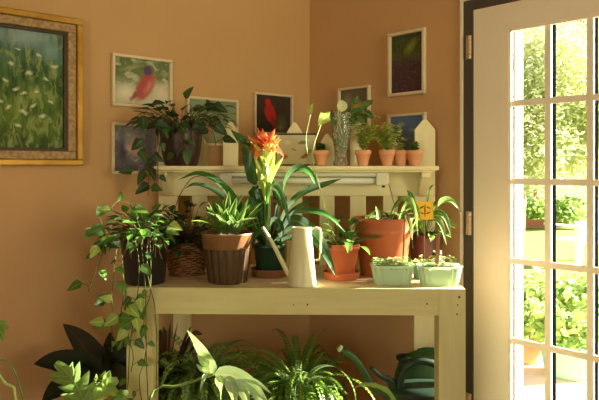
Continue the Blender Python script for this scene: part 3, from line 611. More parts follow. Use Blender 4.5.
def crown(mb, st, c, n, seed, L=(.05, .08), W=.6, pet=(.04, .1), elev=(10, 80), droop=.8, shape='heart', az=(0, 360), spread=.03, sr=.0013, cup=.25, down=.0, wave=0):
    rd = random.Random(seed)
    for i in range(n):
        a = R(rd.uniform(*az)); e = R(rd.uniform(*elev)); d = V((math.cos(a) * math.cos(e), math.sin(a) * math.cos(e), math.sin(e)))
        b0 = V(c) + V((math.cos(a), math.sin(a), 0)) * rd.uniform(0, spread); pl = rd.uniform(*pet); l = rd.uniform(*L)
        mid = b0 + d * pl * .6; end = b0 + d * pl + V((math.cos(a) * .3, math.sin(a) * .3, -down)) * pl * .5
        if st is not None: st.tube([b0, mid, end], [sr * 1.3, sr, sr * .8], 5)
        dd = (V((d.x, d.y, d.z * .35 - down * .5)) + V((rd.uniform(-.3, .3), rd.uniform(-.3, .3), rd.uniform(-.1, .2)))).normalized()
        mb.leaf(end, dd, l, l * W, droop * rd.uniform(.5, 1.5), shape, cup, rd.uniform(-.5, .5), rnd=rd.random(), wave=wave)
def petiole(st, p):       # joins a leaf to the nearest stem
    q = min(st.v, key=lambda v: (v - p).length); st.tube(spline([q, (q + p) / 2 + V((0, 0, .006)), p], 5), .0009, 4)
def vine(mb, st, ctrl, nleaf, seed, L=.05, W=.75, sr=.0016, shape='heart', n=None, facing=None):
    rd = random.Random(seed); n = n or max(8, nleaf * 3); pts = spline(ctrl, n); st.tube(pts, sr, 5)
    for i in range(nleaf):
        k = int((i + .7) / nleaf * (n - 1)); p = pts[min(k, n - 1)]; sgn = -1 if i % 2 else 1
        d = V((sgn * rd.uniform(.5, 1), rd.uniform(-.9, .1), rd.uniform(-.9, .2))).normalized(); pe = p + d * L * rd.uniform(.3, .6) + V((0, 0, .01))
        st.tube([p, pe], sr * .7, 4); l = L * rd.uniform(.7, 1.2)
        mb.leaf(pe, V((d.x, d.y * .6, d.z - .4)), l, l * W, .5, shape, .22, rd.uniform(-.6, .6), rnd=rd.random(), nrm=(rd.uniform(-.5, .5), -1, .5))

# ------------------------------------------------------------------ black pot with trailing pothos, bench left
D = 2.37; c = on(145, D)
t = thing('pothos_plant', 'trailing pothos in black pot at the left end of the bench top', 'potted plant', c)
zs = pot(t, .072, .092, .187, M['black_pot'], .012, .003)
lf, st = MB(), MB()
crown(lf, st, (0, 0, zs), 95, 11, (.034, .058), .66, (.03, .10), (5, 80), .5, down=.0)
crown(lf, st, (0, 0, zs), 22, 12, (.04, .06), .66, (.07, .12), (0, 30), .8, az=(150, 330), down=.35)
def wl(pts): return [at(*p) - c for p in pts]     # picture points -> local
vine(lf, st, wl([(128, 232, 2.30), (112, 236, 2.27), (104, 250, 2.25), (97, 268, 2.24), (88, 292, 2.24)]), 6, 21, .052)
vine(lf, st, wl([(138, 234, 2.29), (120, 238, 2.24), (114, 270, 2.22), (112, 310, 2.22), (112, 352, 2.22)]), 5, 22, .045)
vine(lf, st, wl([(140, 234, 2.29), (135, 238, 2.255), (139, 262, 2.23), (137, 300, 2.22), (130, 345, 2.22), (128, 385, 2.22), (124, 402, 2.22)]), 7, 23, .045)
vine(lf, st, wl([(145, 234, 2.29), (141, 240, 2.25), (144, 270, 2.23), (146, 300, 2.22), (146, 350, 2.22), (148, 400, 2.22)]), 2, 24, .04)
vine(lf, st, wl([(150, 234, 2.29), (147, 240, 2.255), (148, 280, 2.235), (154, 300, 2.22), (157, 345, 2.22), (156, 392, 2.22)]), 3, 25, .04)
vine(lf, st, wl([(152, 234, 2.29), (150, 242, 2.26), (151, 290, 2.24), (143, 320, 2.22), (147, 350, 2.22), (139, 378, 2.22), (142, 402, 2.22)]), 4, 26, .036)
vine(lf, st, wl([(130, 234, 2.29), (122, 245, 2.25), (124, 290, 2.22), (121, 320, 2.22), (133, 352, 2.22), (131, 372, 2.22)]), 5, 27, .042)
for px, py, dx, dz, L in ((126, 305, .7, -.6, .05), (139, 308, -.6, -.7, .05), (108, 322, -.8, -.3, .055), (124, 334, .5, -.9, .045), (118, 318, .9, .1, .062), (131, 322, -.8, -.5, .06), (137, 318, .5, .6, .06), (119, 282, .6, -.8, .055), (104, 228, -.9, -.3, .07), (101, 240, .3, -.9, .055), (96, 212, .9, .2, .06), (110, 298, -1, .1, .05), (145, 325, -.3, -.9, .05), (112, 345, .4, .4, .03), (167, 228, .8, -.4, .05), (135, 208, .7, -.1, .055), (120, 200, .2, .6, .035), (93, 228, -.5, -.9, .05)):
    p = at(px, py, 2.22 if py > 290 else 2.27) - c; petiole(st, p); lf.leaf(p, (dx, -.35, dz), L, L * .7, .5, 'heart', .2, random.uniform(-.5, .5), rnd=random.uniform(.5, 1), nrm=(random.uniform(-.3, .5), -1, .5))
for k in range(26):
    a = R(200 + k * 5.5); p = V((math.cos(a) * .08, math.sin(a) * .08, zs + .012)); q = V((math.cos(a) * .1, math.sin(a) * .1, zs - .02 - random.random() * .06))
    st.tube(spline([p * .6 + V((0, 0, zs * .4)), p, (p + q) / 2 + V((random.uniform(-.01, .01), -.008, 0)), q], 6), .001, 4, m=1)
nl_ = MB()
for px, py, dx, dz, L in ((118, 316, -.8, -.5, .06), (128, 306, .7, -.5, .058), (104, 322, -.9, .1, .052), (136, 318, .3, -.9, .05), (126, 330, -.6, -.7, .05), (112, 300, -.7, .3, .045), (140, 298, .2, -.9, .05), (98, 246, -.5, -.8, .05), (170, 224, .9, -.3, .05), (110, 210, -.9, .1, .045)):
    petiole(st, at(px, py, 2.205) - c); nl_.leaf(at(px, py, 2.205) - c, (dx, -.3, dz), L, L * .74, .4, 'heart', .2, .1, rnd=random.uniform(.2, .8), nrm=(.5, -1, .5))
nl_.build('sunlit_leaves', M['l_lime'], t)  # lime colour puts sunlight into these vine leaves
lf.build('leaves', M['l_pothos'], t); st.build('vines', [M['stem_olive'], M['roots']], t)

# ------------------------------------------------------------------ wicker basket with dark begonia
D = 2.56; c = on(187, D)
t = thing('basket_plant', 'dark leafy plant in a brown wicker basket behind the black pot', 'potted plant', c)
nrow = 15; prof = []
for k in range(nrow * 3 + 1): z = k / (nrow * 3) * .125; prof.append((.068 + .014 * math.sin(min(1, z / .1) * 1.6), z))
mb = MB()
def weave(a, k, z): row = k // 3; ph = (row % 2) * math.pi; return 1 + .06 * math.sin(a * 13 + ph) + (.03 if k % 3 == 1 else -.04)
mb.lathe(prof + [(.085, .131), (.078, .131), (.070, .10)], (0, 0, 0), 104, weave); mb.f.pop(); mb.uv.pop(); mb.rnd.pop(); mb.m.pop(); mb.build('basket', M['wicker'], t)
mb = MB(); mb.lathe([(.073, .112), (.04, .116), (0, .117)], seg=24); mb.build('soil', M['soil'], t)
lf, st = MB(), MB()
crown(lf, st, (0, 0, .115), 190, 31, (.024, .042), .7, (.04, .16), (10, 85), .7, 'oval', spread=.04)
crown(lf, st, (0, 0, .115), 30, 32, (.03, .05), .7, (.04, .1), (-5, 30), 1.0, 'oval', spread=.05)
st.tube(spline(wl([(173, 240, 2.5), (176, 205, 2.47), (190, 180, 2.46), (205, 175, 2.46)]), 14), .0016, 5, m=0)
lf.build('leaves', M['l_begonia'], t); st.build('stems', M['stem_brown'], t)

# ------------------------------------------------------------------ ribbed bronze pot with dracaena
D = 2.385; c = on(227.5, D)
t = thing('ribbed_pot_plant', 'spiky green plant in ribbed brown pot with copper rim', 'potted plant', c)
rf = lambda a, k, z: 1 + (.07 * (abs(math.cos(a * 9)) - .6) if .003 < z < .125 else 0)
mb = MB(); mb.lathe([(0, .0005), (.068, 0), (.071, .004), (.078, .05), (.085, .1), (.0872, .122), (.0872, .1285)], seg=144, fn=rf); mb.f.pop(); mb.uv.pop(); mb.rnd.pop(); mb.m.pop(); mb.build('pot', M['ribbed'], t)
mb = MB(); mb.lathe([(.0888, .1285), (.0905, .130), (.0962, .176), (.098, .178), (.0985, .184), (.0965, .1855), (.093, .184), (.0905, .17), (.085, .13)], seg=64); mb.f.pop(); mb.uv.pop(); mb.rnd.pop(); mb.m.pop(); mb.build('copper_band', M['copper'], t)
mb = MB(); mb.lathe([(.0905, .170), (.05, .174), (0, .175)], seg=30); mb.build('soil', M['soil'], t)
lf = MB()
rd = random.Random(5)
for sx, sy, sc_ in ((0, 0, 1), (-.03, .02, .8), (.035, -.01, .85)):
    for k in range(24):
        a = R(k * 137.5); e = R(86 - k * 2.4); d = V((math.cos(a) * math.cos(e), math.sin(a) * math.cos(e), math.sin(e)))
        lf.leaf(V((sx, sy, .172 + k * .0005)) + V((math.cos(a), math.sin(a), 0)) * .004, d, rd.uniform(.12, .19) * sc_, .028, rd.uniform(.1, .7), 'lance', .35, rd.uniform(-.2, .2), 9, rnd=rd.random())
lf.build('leaves', M['l_yucca'], t)

# ------------------------------------------------------------------ bromeliad
D = 2.52; c = on(269.5, D)
t = thing('bromeliad_plant', 'bromeliad with orange flower and arching strap leaves in dark green pot', 'potted plant', c)
mb = MB(); mb.lathe([(0, 0), (.066, 0), (.068, .004), (.072, .026), (.074, .03), (.070, .031), (.066, .012), (0, .010)], seg=44); mb.build('saucer', M['brown_saucer'], t)
zs = pot(t, .05, .066, .115, M['greenpot'], .014, .003, z=.011)
lf, st, fl_, br = MB(), MB(), MB(), MB()
for pts, w, tilt in (
    ([(262, 244, 2.50), (245, 216, 2.44), (224, 187, 2.40), (200, 173.5, 2.37), (178, 180, 2.36)], .034, 42),
    ([(262, 244, 2.51), (240, 214, 2.49), (216, 192, 2.47), (196, 184.5, 2.46), (184, 189, 2.45)], .030, 38),
    ([(266, 244, 2.52), (258, 205, 2.54), (253, 165, 2.55), (246, 145, 2.55), (231, 130, 2.54)], .072, 85),
    ([(274, 244, 2.52), (280, 205, 2.50), (288, 177, 2.47), (299, 168, 2.46), (311, 174, 2.45), (318, 190, 2.44)], .040, 50),
    ([(272, 244, 2.51), (288, 208, 2.47), (305, 192, 2.44), (324, 185, 2.42), (342, 178.5, 2.41)], .036, 55),
    ([(272, 244, 2.50), (290, 216, 2.42), (308, 211, 2.38), (328, 216, 2.36), (345, 232, 2.36)], .032, 40),
    ([(272, 244, 2.49), (292, 221, 2.40), (312, 232, 2.345), (325, 252, 2.325), (336, 277, 2.32)], .050, 62),
    ([(270, 240, 2.50), (268, 205, 2.46), (274, 184, 2.43), (284, 202, 2.41), (290, 228, 2.40)], .030, 55),
    ([(264, 244, 2.50), (256, 214, 2.45), (251, 200, 2.43), (246, 210, 2.41), (245, 222, 2.40)], .030, 65),
    ([(268, 244, 2.49), (272, 222, 2.44), (280, 226, 2.42), (282, 246, 2.41), (279, 262, 2.41)], .034, 70),
    ([(270, 244, 2.52), (284, 222, 2.53), (300, 206, 2.54), (318, 200, 2.54)], .026, 45),
    ([(263, 244, 2.51), (248, 226, 2.47), (234, 221, 2.44), (222, 232, 2.43)], .026, 50),
    ([(271, 244, 2.51), (286, 232, 2.48), (304, 225, 2.46), (318, 228, 2.45)], .026, 50),
    ([(265, 242, 2.50), (262, 210, 2.46), (258, 190, 2.45), (252, 186, 2.44)], .032, 75),
    ([(270, 243, 2.51), (276, 215, 2.48), (277, 198, 2.47), (272, 190, 2.46)], .034, 75),
    ([(272, 244, 2.50), (294, 238, 2.42), (308, 252, 2.38), (310, 268, 2.37)], .028, 50),
    ([(266, 244, 2.49), (262, 232, 2.42), (256, 236, 2.40), (252, 250, 2.39)], .03, 70)):
    lf.ribbon(wl(pts), w, 'strap', tilt, .28, 16)
lf.build('leaves', M['l_brom'], t)
st.tube(spline(wl([(268, 246, 2.50), (267, 210, 2.48), (266, 180, 2.46), (265, 160, 2.45)]), 10), [.012] * 6 + [.014, .015, .014, .010], 12); st.build('flower_stalk', M['stem_pale'], t)
cb = at(265, 176, 2.455) - c; ct = at(265, 150, 2.45) - c
for k in range(12):
    a = k * 2.4; e = R(80 - (k % 4) * 5); d = V((math.cos(a) * math.cos(e), math.sin(a) * math.cos(e), math.sin(e)))
    br.leaf(cb + V((0, 0, .005 + .003 * k)), d, .12 + .012 * (k % 3), .03, .5, 'lance', .4, 0, 8)
for pts, w in (([(266, 200, 2.45), (262, 176, 2.44), (254, 156, 2.43)], .024), ([(266, 200, 2.44), (266, 174, 2.42), (264, 153, 2.41)], .026), ([(267, 200, 2.45), (272, 176, 2.43), (284, 156, 2.42)], .026), ([(266, 198, 2.46), (270, 172, 2.46), (275, 152, 2.46)], .03), ([(266, 198, 2.46), (260, 172, 2.46), (257, 152, 2.46)], .03)):
    br.ribbon(wl(pts), w, 'strap', 85, .35, 10)
br.build('bracts', M['bract'], t)
rd = random.Random(9)
for k in range(34):
    a = k * 2.4; e = R(72 - k * 2.0); d = V((math.cos(a) * math.cos(e), math.sin(a) * math.cos(e), math.sin(e)))
    fl_.leaf(ct + V((0, 0, .012 - k * .0002)), d, rd.uniform(.062, .098) * (1 if k > 6 else .75), rd.uniform(.028, .04), rd.uniform(.6, 1.9) * (1 if k % 3 else -.5), 'lance', .5, rd.uniform(-.3, .3), 8, rnd=rd.random())
fl_.build('flower', M['flower'], t)

# ------------------------------------------------------------------ cream metal watering jug
D = 2.32; c = on(302, D)
t = thing('watering_can', 'slim cream enamel watering can at the front edge of the bench', 'watering can', c)
mb = MB(); mb.lathe([(0, .0005), (.0525, 0), (.0535, .002), (.052, .006), (.0345, .204), (.0355, .206), (.0355, .210), (.0335, .210), (.033, .205), (.050, .01), (0, .008)], seg=56); mb.build('body', M['cream_metal'], t)
mb = MB(); mb.tube(spline([(-.042, 0, .03), (-.072, -.004, .085), (-.105, -.008, .150), (-.143, -.01, .212)], 12), [.011, .0105, .010, .0095, .009, .0085, .008, .0075, .007, .0065, .006, .006], 14); mb.build('spout', M['cream_metal'], t)
mb = MB(); mb.tube(spline([(.033, 0, .201), (.05, 0, .2075), (.064, 0, .203), (.068, 0, .19), (.067, 0, .14), (.066, 0, .105), (.060, 0, .092), (.045, 0, .091)], 26), .0042, 10); mb.build('handle', M['cream_metal'], t)

# ------------------------------------------------------------------ medium terracotta pot
D = 2.455; c = on(341.5, D)
t = thing('terracotta_pot_plant', 'leafy plant in medium terracotta pot and saucer beside the cream watering can', 'potted plant', c)
mb = MB(); mb.lathe([(0, 0), (.060, 0), (.064, .004), (.069, .024), (.071, .028), (.067, .029), (.062, .012), (0, .010)], seg=44); mb.build('saucer', M['terra_plastic'], t)
zs = pot(t, .052, .071, .125, M['terra_plastic'], .024, .005, z=.011)
lf, st, lm = MB(), MB(), MB()
crown(lf, st, (0, 0, zs), 30, 41, (.04, .07), .55, (.03, .10), (20, 80), .8, 'heart', spread=.03)
crown(lf, st, (0, 0, zs), 10, 42, (.05, .08), .4, (.04, .08), (10, 60), .8, 'lance', spread=.03)
st.tube(spline(wl([(338, 248, 2.44), (328, 222, 2.41), (322, 196, 2.39), (314, 168, 2.40), (313, 150, 2.42), (319, 130, 2.44), (324, 117, 2.45)]), 22), .0017, 6, m=1)
st.tube(spline(wl([(336, 248, 2.45), (326, 215, 2.40), (318, 180, 2.38), (311, 165, 2.40), (306, 140, 2.44), (311, 112, 2.46)]), 22), .0011, 6, m=1)
lm.leaf(at(327, 115, 2.44) - c, (-.45, -.4, -.5), .058, .05, .5, 'heart', .2, 0, rnd=.6, nrm=(.1, -1, .3)); lm.leaf(at(324, 118, 2.45) - c, (.5, -.3, .5), .035, .03, .4, 'heart', .2, 0, rnd=.8, nrm=(.3, -1, .2))
lm.leaf(at(309, 113, 2.46) - c, (.35, -.2, .9), .042, .024, .3, 'heart', .2, 0, rnd=.7, nrm=(0, -1, .3))
lf.build('leaves', M['l_pothos'], t); lm.build('lime_leaves', M['l_lime'], t); st.build('stems', [M['stem'], M['stem_pale']], t)

# ------------------------------------------------------------------ large terracotta pot
D = 2.55; c = on(383, D)
t = thing('terracotta_pot_plant', 'largest terracotta pot on the bench, planted with pale strappy leaves', 'potted plant', c)
mb = MB(); prof = [(0, .0005), (.086, 0), (.089, .004), (.1085, .165), (.1115, .167), (.1125, .172), (.1115, .177), (.1135, .212), (.119, .214), (.1195, .226), (.1165, .228), (.112, .226), (.108, .205)]
mb.lathe(prof, seg=64); mb.f.pop(); mb.uv.pop(); mb.rnd.pop(); mb.m.pop(); mb.build('pot', M['terra_plastic'], t)
mb = MB(); mb.lathe([(.109, .209), (.08, .214), (.04, .217), (0, .218)], seg=40); mb.v = [p + V((0, 0, random.uniform(-.004, .004))) for p in mb.v]; mb.build('soil', M['soil'], t)
lf, st = MB(), MB()
for px, dd, n, h in ((366, -.05, 7, .075), (377, -.07, 6, .06), (400, -.03, 9, .095), (412, -.02, 8, .085), (391, .03, 5, .07), (359, .02, 5, .05)):
    p = V(((px - 383) / F * D, dd, .212))
    rd = random.Random(px)
    for k in range(n):
        a = rd.uniform(0, 6.28); e = R(rd.uniform(35, 85)); lf.leaf(p, (math.cos(a) * math.cos(e), math.sin(a) * math.cos(e), math.sin(e)), h * rd.uniform(.7, 1.3), .016, rd.uniform(.6, 2.0), 'lance', .3, rd.uniform(-.5, .5), 9, rnd=rd.random())
for pts in ([(392, 222, 2.47), (398, 204, 2.44), (410, 198, 2.42), (416, 216, 2.40), (418, 236, 2.40)], [(398, 222, 2.48), (406, 206, 2.46), (416, 206, 2.44), (421, 222, 2.43)], [(400, 222, 2.48), (404, 212, 2.44), (411, 226, 2.41), (413, 248, 2.40)], [(388, 222, 2.46), (394, 208, 2.44), (400, 200, 2.43), (408, 202, 2.42)]):
    lf.ribbon(wl(pts), .017, 'strap', 50, .3, 12)
st.tube(spline(wl([(403, 262, 2.425), (404, 240, 2.42), (405, 215, 2.42)]), 6), .004, 8)
lf.build('leaves', M['l_yucca'], t); st.build('support_stake', M['wood_stick'], t)

# ------------------------------------------------------------------ seedling trays
def tray(px, D, w, lab, n, soil, seed):
    c = on(px, D); t = thing('seedling_tray', lab, 'seedling tray', c, BR, group='pale green seedling trays at the bench corner')
    sc_fn = lambda a, k, z: 1 + .035 * math.cos(a * 12)
    mb = MB(); mb.lathe([(0, .001), (.78, 0), (.80, .002), (.93, .062), (.935, .066), (1.0, .068), (1.0, .071), (.93, .071), (.90, .066), (.80, .012), (0, .010)], seg=96, fn=lambda a, k, z: 1 + (.045 * math.cos(a * 14) if .001 < z < .066 else .02 * math.cos(a * 14) if z > .06 else 0), sq=(.5, w / 2, w * .34))
    mb.build('tray', M['tray'], t)
    mb = MB(); mb.lathe([(.895, .058), (.6, .062), (0, .063)], seg=48, sq=(.5, w / 2, w * .34)); mb.v = [p + V((0, 0, random.uniform(-.003, .003))) for p in mb.v]; mb.build('soil', M['soil'], t)
    lf, st = MB(), MB(); rd = random.Random(seed)
    for k in range(n):
        x, y = rd.uniform(-.42, .42) * w, rd.uniform(-.26, .26) * w; h = rd.uniform(.008, .03) * (1 if n > 60 else 1.4); st.tube([(x, y, .058), (x + rd.uniform(-.004, .004), y, .062 + h)], .0008, 4)
        for q in range(rd.choice((2, 3, 4))):
            a = rd.uniform(0, 6.28); lf.leaf((x, y, .062 + h), (math.cos(a), math.sin(a), rd.uniform(.1, .7)), rd.uniform(.010, .018), .011, .5, 'oval', .2, 0, 4, rnd=rd.random())
    lf.build('seedlings', M['l_sprout'], t)['kind'] = 'stuff'; st.build('seedling_stems', M['stem_pale'], t)['kind'] = 'stuff'; return t
tray(392, 2.355, .160, 'pale green seedling tray full of sprouts in front of the largest pot', 120, 1, 3)
t2 = tray(439, 2.335, .163, 'pale green seedling tray with bare soil at the right bench corner', 26, 1, 4)
mb = MB(); mt = Matrix.Translation(on(436.5, 2.33, BTZ + .05)) @ Matrix.Rotation(R(3), 4, 'Y'); mb.box(-.0065, .0065, -.001, .0012, 0, .135, mat=mt); o = mb.build('plant_marker', M['wood_stick'], smooth=False)
tag(o, 'plain brown wooden plant marker stuck in the right seedling tray', 'plant marker')

# dark pot with drooping leaves behind, teal pot with lettuce, glass jar, yellow marker
D = 2.64; c = on(426, D)
t = thing('maroon_pot_plant', 'drooping leafy plant in dark maroon pot at the back right of bench', 'potted plant', c)
zs = pot(t, .055, .072, .155, M['maroon'], .018, .004)
lf, st = MB(), MB()
for pts in ([(426, 236, 2.63), (434, 214, 2.58), (445, 217, 2.56), (451, 236, 2.55)], [(424, 236, 2.63), (428, 205, 2.6), (430, 190, 2.58), (434, 184, 2.57)], [(426, 236, 2.62), (430, 220, 2.56), (440, 222, 2.53), (447, 246, 2.52)],
            [(424, 236, 2.63), (416, 215, 2.6), (411, 196, 2.58), (407, 190, 2.57)], [(428, 236, 2.63), (438, 206, 2.56), (450, 200, 2.53), (463, 214, 2.52)], [(426, 236, 2.61), (420, 220, 2.54), (414, 226, 2.5), (411, 238, 2.49)],
            [(426, 236, 2.63), (432, 208, 2.6), (440, 202, 2.58)], [(426, 236, 2.62), (424, 214, 2.56), (426, 202, 2.54)]):
    lf.ribbon(wl(pts), .03, 'lance', 55, .3, 12)
crown(lf, st, (0, 0, zs), 12, 51, (.04, .06), .5, (.04, .08), (10, 60), 1.0, 'lance', az=(180, 400))
lf.build('leaves', M['l_yucca'], t); st.build('stems', M['stem'], t)
D = 2.46; c = on(421, D)
t = thing('teal_pot_plant', 'small teal pot of lettuce seedlings behind the right seedling tray', 'potted plant', c)
zs = pot(t, .028, .038, .062, M['tealpot'], .01, .002)
lf, st = MB(), MB(); crown(lf, st, (0, 0, zs), 16, 52, (.03, .05), .75, (.01, .03), (10, 70), .9, 'oval', spread=.012, wave=.2); lf.build('leaves', M['l_lime'], t); st.build('stems', M['stem_pale'], t)
D = 2.425; c = on(437, D)
t = thing('glass_jar', 'clear glass jar behind the right seedling tray, next to teal pot', 'jar', c)
mb = MB(); mb.lathe([(0, 0), (.022, 0), (.024, .004), (.024, .075), (.018, .088), (.0165, .092), (.0165, .112), (.0175, .113), (.0155, .113), (.0155, .092), (.022, .074), (.022, .006), (0, .005)], seg=36); mb.build('body', M['glass_vase'], t)
mb = MB(); mb.lathe([(.018, .094), (.019, .096), (.019, .103), (.018, .104)], seg=30); mb.build('metal_ring', M['black'], t)
c = on(424, 2.452, BTZ + .04)
t = thing('yellow_plant_tag', 'bright yellow card with dark marks on a stick above teal pot', 'plant tag', on(424, 2.452, BTZ + .045))
base = t.location
mb = MB(); p = at(425, 219, 2.452) - base; mb.tube([(.002, 0, 0), (.002, 0, p.z + .01)], .0018, 6); mb.build('stick', M['wood_stick'], t)
w, h = 17 / F * 2.452, 18 / F * 2.452; z0 = at(0, 219.5, 2.452).z - base.z
mb = MB(); ox = .003; mb.v += [V((ox - w / 2, -.003, z0)), V((ox + w / 2, -.003, z0)), V((ox + w / 2, -.003, z0 + h)), V((ox - w / 2, -.003, z0 + h)), V((ox - w / 2, -.0021, z0)), V((ox + w / 2, -.0021, z0)), V((ox + w / 2, -.0021, z0 + h)), V((ox - w / 2, -.0021, z0 + h))]
mb.face([0, 1, 2, 3], [(0, 0), (1, 0), (1, 1), (0, 1)]); mb.face([7, 6, 5, 4], [(0, 1), (1, 1), (1, 0), (0, 0)])
for f in ((0, 4, 5, 1), (1, 5, 6, 2), (2, 6, 7, 3), (3, 7, 4, 0)): mb.face(list(f))
mb.build('card', M['yellow_card'], t, smooth=False)

# ------------------------------------------------------------------ shelf things
SZ = SHZ + .0004
def shelf_pos(px, y): p = BM @ V((bx(px, y), y, 0)); return V((p.x, p.y, SZ))
# big brown glazed pot with pothos
c = shelf_pos(181, .44); D = c.y
t = thing('pothos_plant', 'dark leaved pothos in glossy brown pot on the left of the shelf', 'potted plant', c)
mb = MB(); mb.lathe([(0, .0005), (.064, 0), (.068, .004), (.080, .05), (.088, .11), (.090, .15), (.088, .172), (.086, .175), (.082, .173), (.082, .155)], seg=56); mb.f.pop(); mb.uv.pop(); mb.rnd.pop(); mb.m.pop(); mb.build('pot', M['brown_glaze'], t)
mb = MB(); mb.lathe([(.083, .158), (.04, .163), (0, .164)], seg=30); mb.build('soil', M['soil'], t)
lf, st = MB(), MB()
crown(lf, st, (0, 0, .16), 62, 61, (.036, .06), .6, (.03, .13), (10, 75), .7, 'heart', down=.05, spread=.06)
crown(lf, st, (.03, -.01, .16), 40, 62, (.036, .06), .5, (.08, .17), (5, 50), .9, 'heart', az=(-80, 70), down=.15)
crown(lf, st, (-.03, -.02, .16), 26, 67, (.036, .06), .62, (.06, .13), (0, 50), .8, 'heart', az=(120, 250), down=.2)
yf = D - .10
def wf(l): return [at(a, b, yf + d) - c for a, b, d in l]
vine(lf, st, wf([(172, 126, .04), (158, 122, .0), (147, 132, -.02), (148, 150, -.03), (149, 172, -.04), (148, 196, -.05)]), 7, 63, .055)
vine(lf, st, wf([(175, 124, .03), (165, 122, 0), (160, 142, 0), (158, 165, -.03), (158, 180, -.05)]), 5, 64, .05)
vine(lf, st, wf([(180, 125, .02), (178, 128, -.01), (182, 145, -.01), (176, 158, -.01)]), 4, 65, .045)
vine(lf, st, wf([(195, 124, .03), (208, 122, .01), (213, 132, .0), (216, 146, 0)]), 5, 66, .055)
for px, py, dx, dz, L in ((143, 116, .15, -1, .075), (152, 104, .9, .2, .06), (140, 150, .6, -.9, .06), (133, 170, -1, -.1, .06), (149, 184, -.9, -.6, .07), (150, 168, .5, -.8, .06), (165, 127, .3, -.8, .05), (180, 126, .5, -.4, .05), (187, 150, .1, -.9, .065), (213, 105, .9, -.4, .07), (185, 98, .5, .8, .06), (205, 108, .9, .3, .06)):
    petiole(st, at(px, py, yf - .02) - c); lf.leaf(at(px, py, yf - .02) - c, (dx, -.35, dz), L, L * .66, .45, 'heart', .22, random.uniform(-.5, .5), nrm=(random.uniform(-.3, .5), -1, .45))
for k in range(18):
    a = R(180 + k * 10); st.tube(spline([(math.cos(a) * .05, math.sin(a) * .05, .16), (math.cos(a) * .09, math.sin(a) * .09, .185), (math.cos(a) * .098, math.sin(a) * .098, .13 - random.random() * .05)], 6), .0013, 4, m=1)
lf.build('leaves', M['l_pothos_dark'], t); st.build('vines', [M['stem_olive'], M['stem_brown']], t)
# leaning botanical picture
y = PY - .012; x0, x1 = bx(275, y), bx(317.5, y); hh = 32.5 / F * 2.8; w = x1 - x0
p0 = BM @ V((x0, y - .028, SZ)); t = thing('framed_print', 'long dark framed floral print leaning on the shelf pickets behind flower', 'picture', p0, BR); t.rotation_euler = (R(-6), 0, BR)
mb = MB()
for q in ((0, w, 0, .007), (0, w, hh - .007, hh), (0, .007, .007, hh - .007), (w - .007, w, .007, hh - .007)): mb.box(q[0], q[1], 0, .012, q[2], q[3])
mb.build('frame', M['dark_frame'], t, smooth=False)
art8 = paint_mat('floral_print', [(0, rgb(196, 186, 140)), (1, rgb(206, 196, 154))], [(.66, .74, .16, .07, 15, rgb(110, 130, 70), .5), (.78, .82, .07, .09, 0, rgb(226, 220, 180), .5), (.2, .25, .12, .1, 20, rgb(160, 80, 60), .6), (.72, .28, .16, .08, 35, rgb(150, 84, 60), .6), (.45, .5, .1, .04, -30, rgb(140, 140, 90), .6), (.85, .45, .05, .12, 0, rgb(120, 130, 80), .6), (.3, .75, .12, .1, 0, rgb(220, 212, 176), .6)], .05, None, .4)
mb = MB(); i = .007; mb.v += [V((i, .006, i)), V((w - i, .006, i)), V((w - i, .006, hh - i)), V((i, .006, hh - i)), V((i, .01, i)), V((w - i, .01, i)), V((w - i, .01, hh - i)), V((i, .01, hh - i))]
mb.face([0, 1, 2, 3], [(0, 0), (1, 0), (1, 1), (0, 1)])
for f in ((7, 6, 5, 4), (0, 4, 5, 1), (1, 5, 6, 2), (2, 6, 7, 3), (3, 7, 4, 0)): mb.face(list(f))
mb.build('artwork', art8, t, smooth=False)
# small terracotta pots
def herb(lf, st, c, n, seed, h, sp, L=.018):
    rd = random.Random(seed)
    for k in range(n):
        a = rd.uniform(0, 6.28); top = V((math.cos(a) * sp * rd.random(), math.sin(a) * sp * .7 * rd.random(), h * rd.uniform(.4, 1))); pts = spline([V(c), V(c) + V((top.x * .3, top.y * .3, top.z * .5)), V(c) + top], 8); st.tube(pts, .0007, 4)
        for q in pts[2:]:
            for _ in range(4): b = rd.uniform(0, 6.28); lf.leaf(q, (math.cos(b), math.sin(b), rd.uniform(-.2, .8)), L * rd.uniform(.7, 1.3), L * .65, .4, 'oval', .2, rd.uniform(-.5, .5), 4, rnd=rd.random())
specs = ((321, .47, 'small terracotta pot with tiny seedling, leftmost small pot on the shelf', 14, .034, .014, 'l_fern'),
         (363, .445, 'small pale terracotta pot of wispy herbs right of the glass vase', 26, .15, .085, 'l_herb'),
         (387, .445, 'small terracotta pot with the bushiest pale herb on the shelf', 34, .125, .09, 'l_herb'),
         (400.5, .485, 'small darker terracotta pot between two others on the shelf right', 5, .05, .02, 'l_herb'),
         (414.5, .46, 'small terracotta pot nearest the right end of the shelf', 9, .04, .018, 'l_fern'))
proto = None
for i, (px, y, lab, n, h, sp, lm_) in enumerate(specs):
    c = shelf_pos(px, y)
    t = thing('small_terracotta_pot', lab, 'potted plant', c, group='small terracotta pots on the shelf')
    if proto is None:
        zs = pot(t, .0205, .0345, .066, M['terra_pale'], .018, .003, seg=32, soil=.008); proto = t
    else:
        for ch in proto.children:
            if ch.name.startswith(('pot', 'soil')): k = ch.copy(); COL.objects.link(k); k.parent = t
    lf, st = MB(), MB(); herb(lf, st, (0, 0, .057), n, 70 + i, h, sp); lf.build('leaves', M[lm_], t); st.build('stems', M['stem'], t)
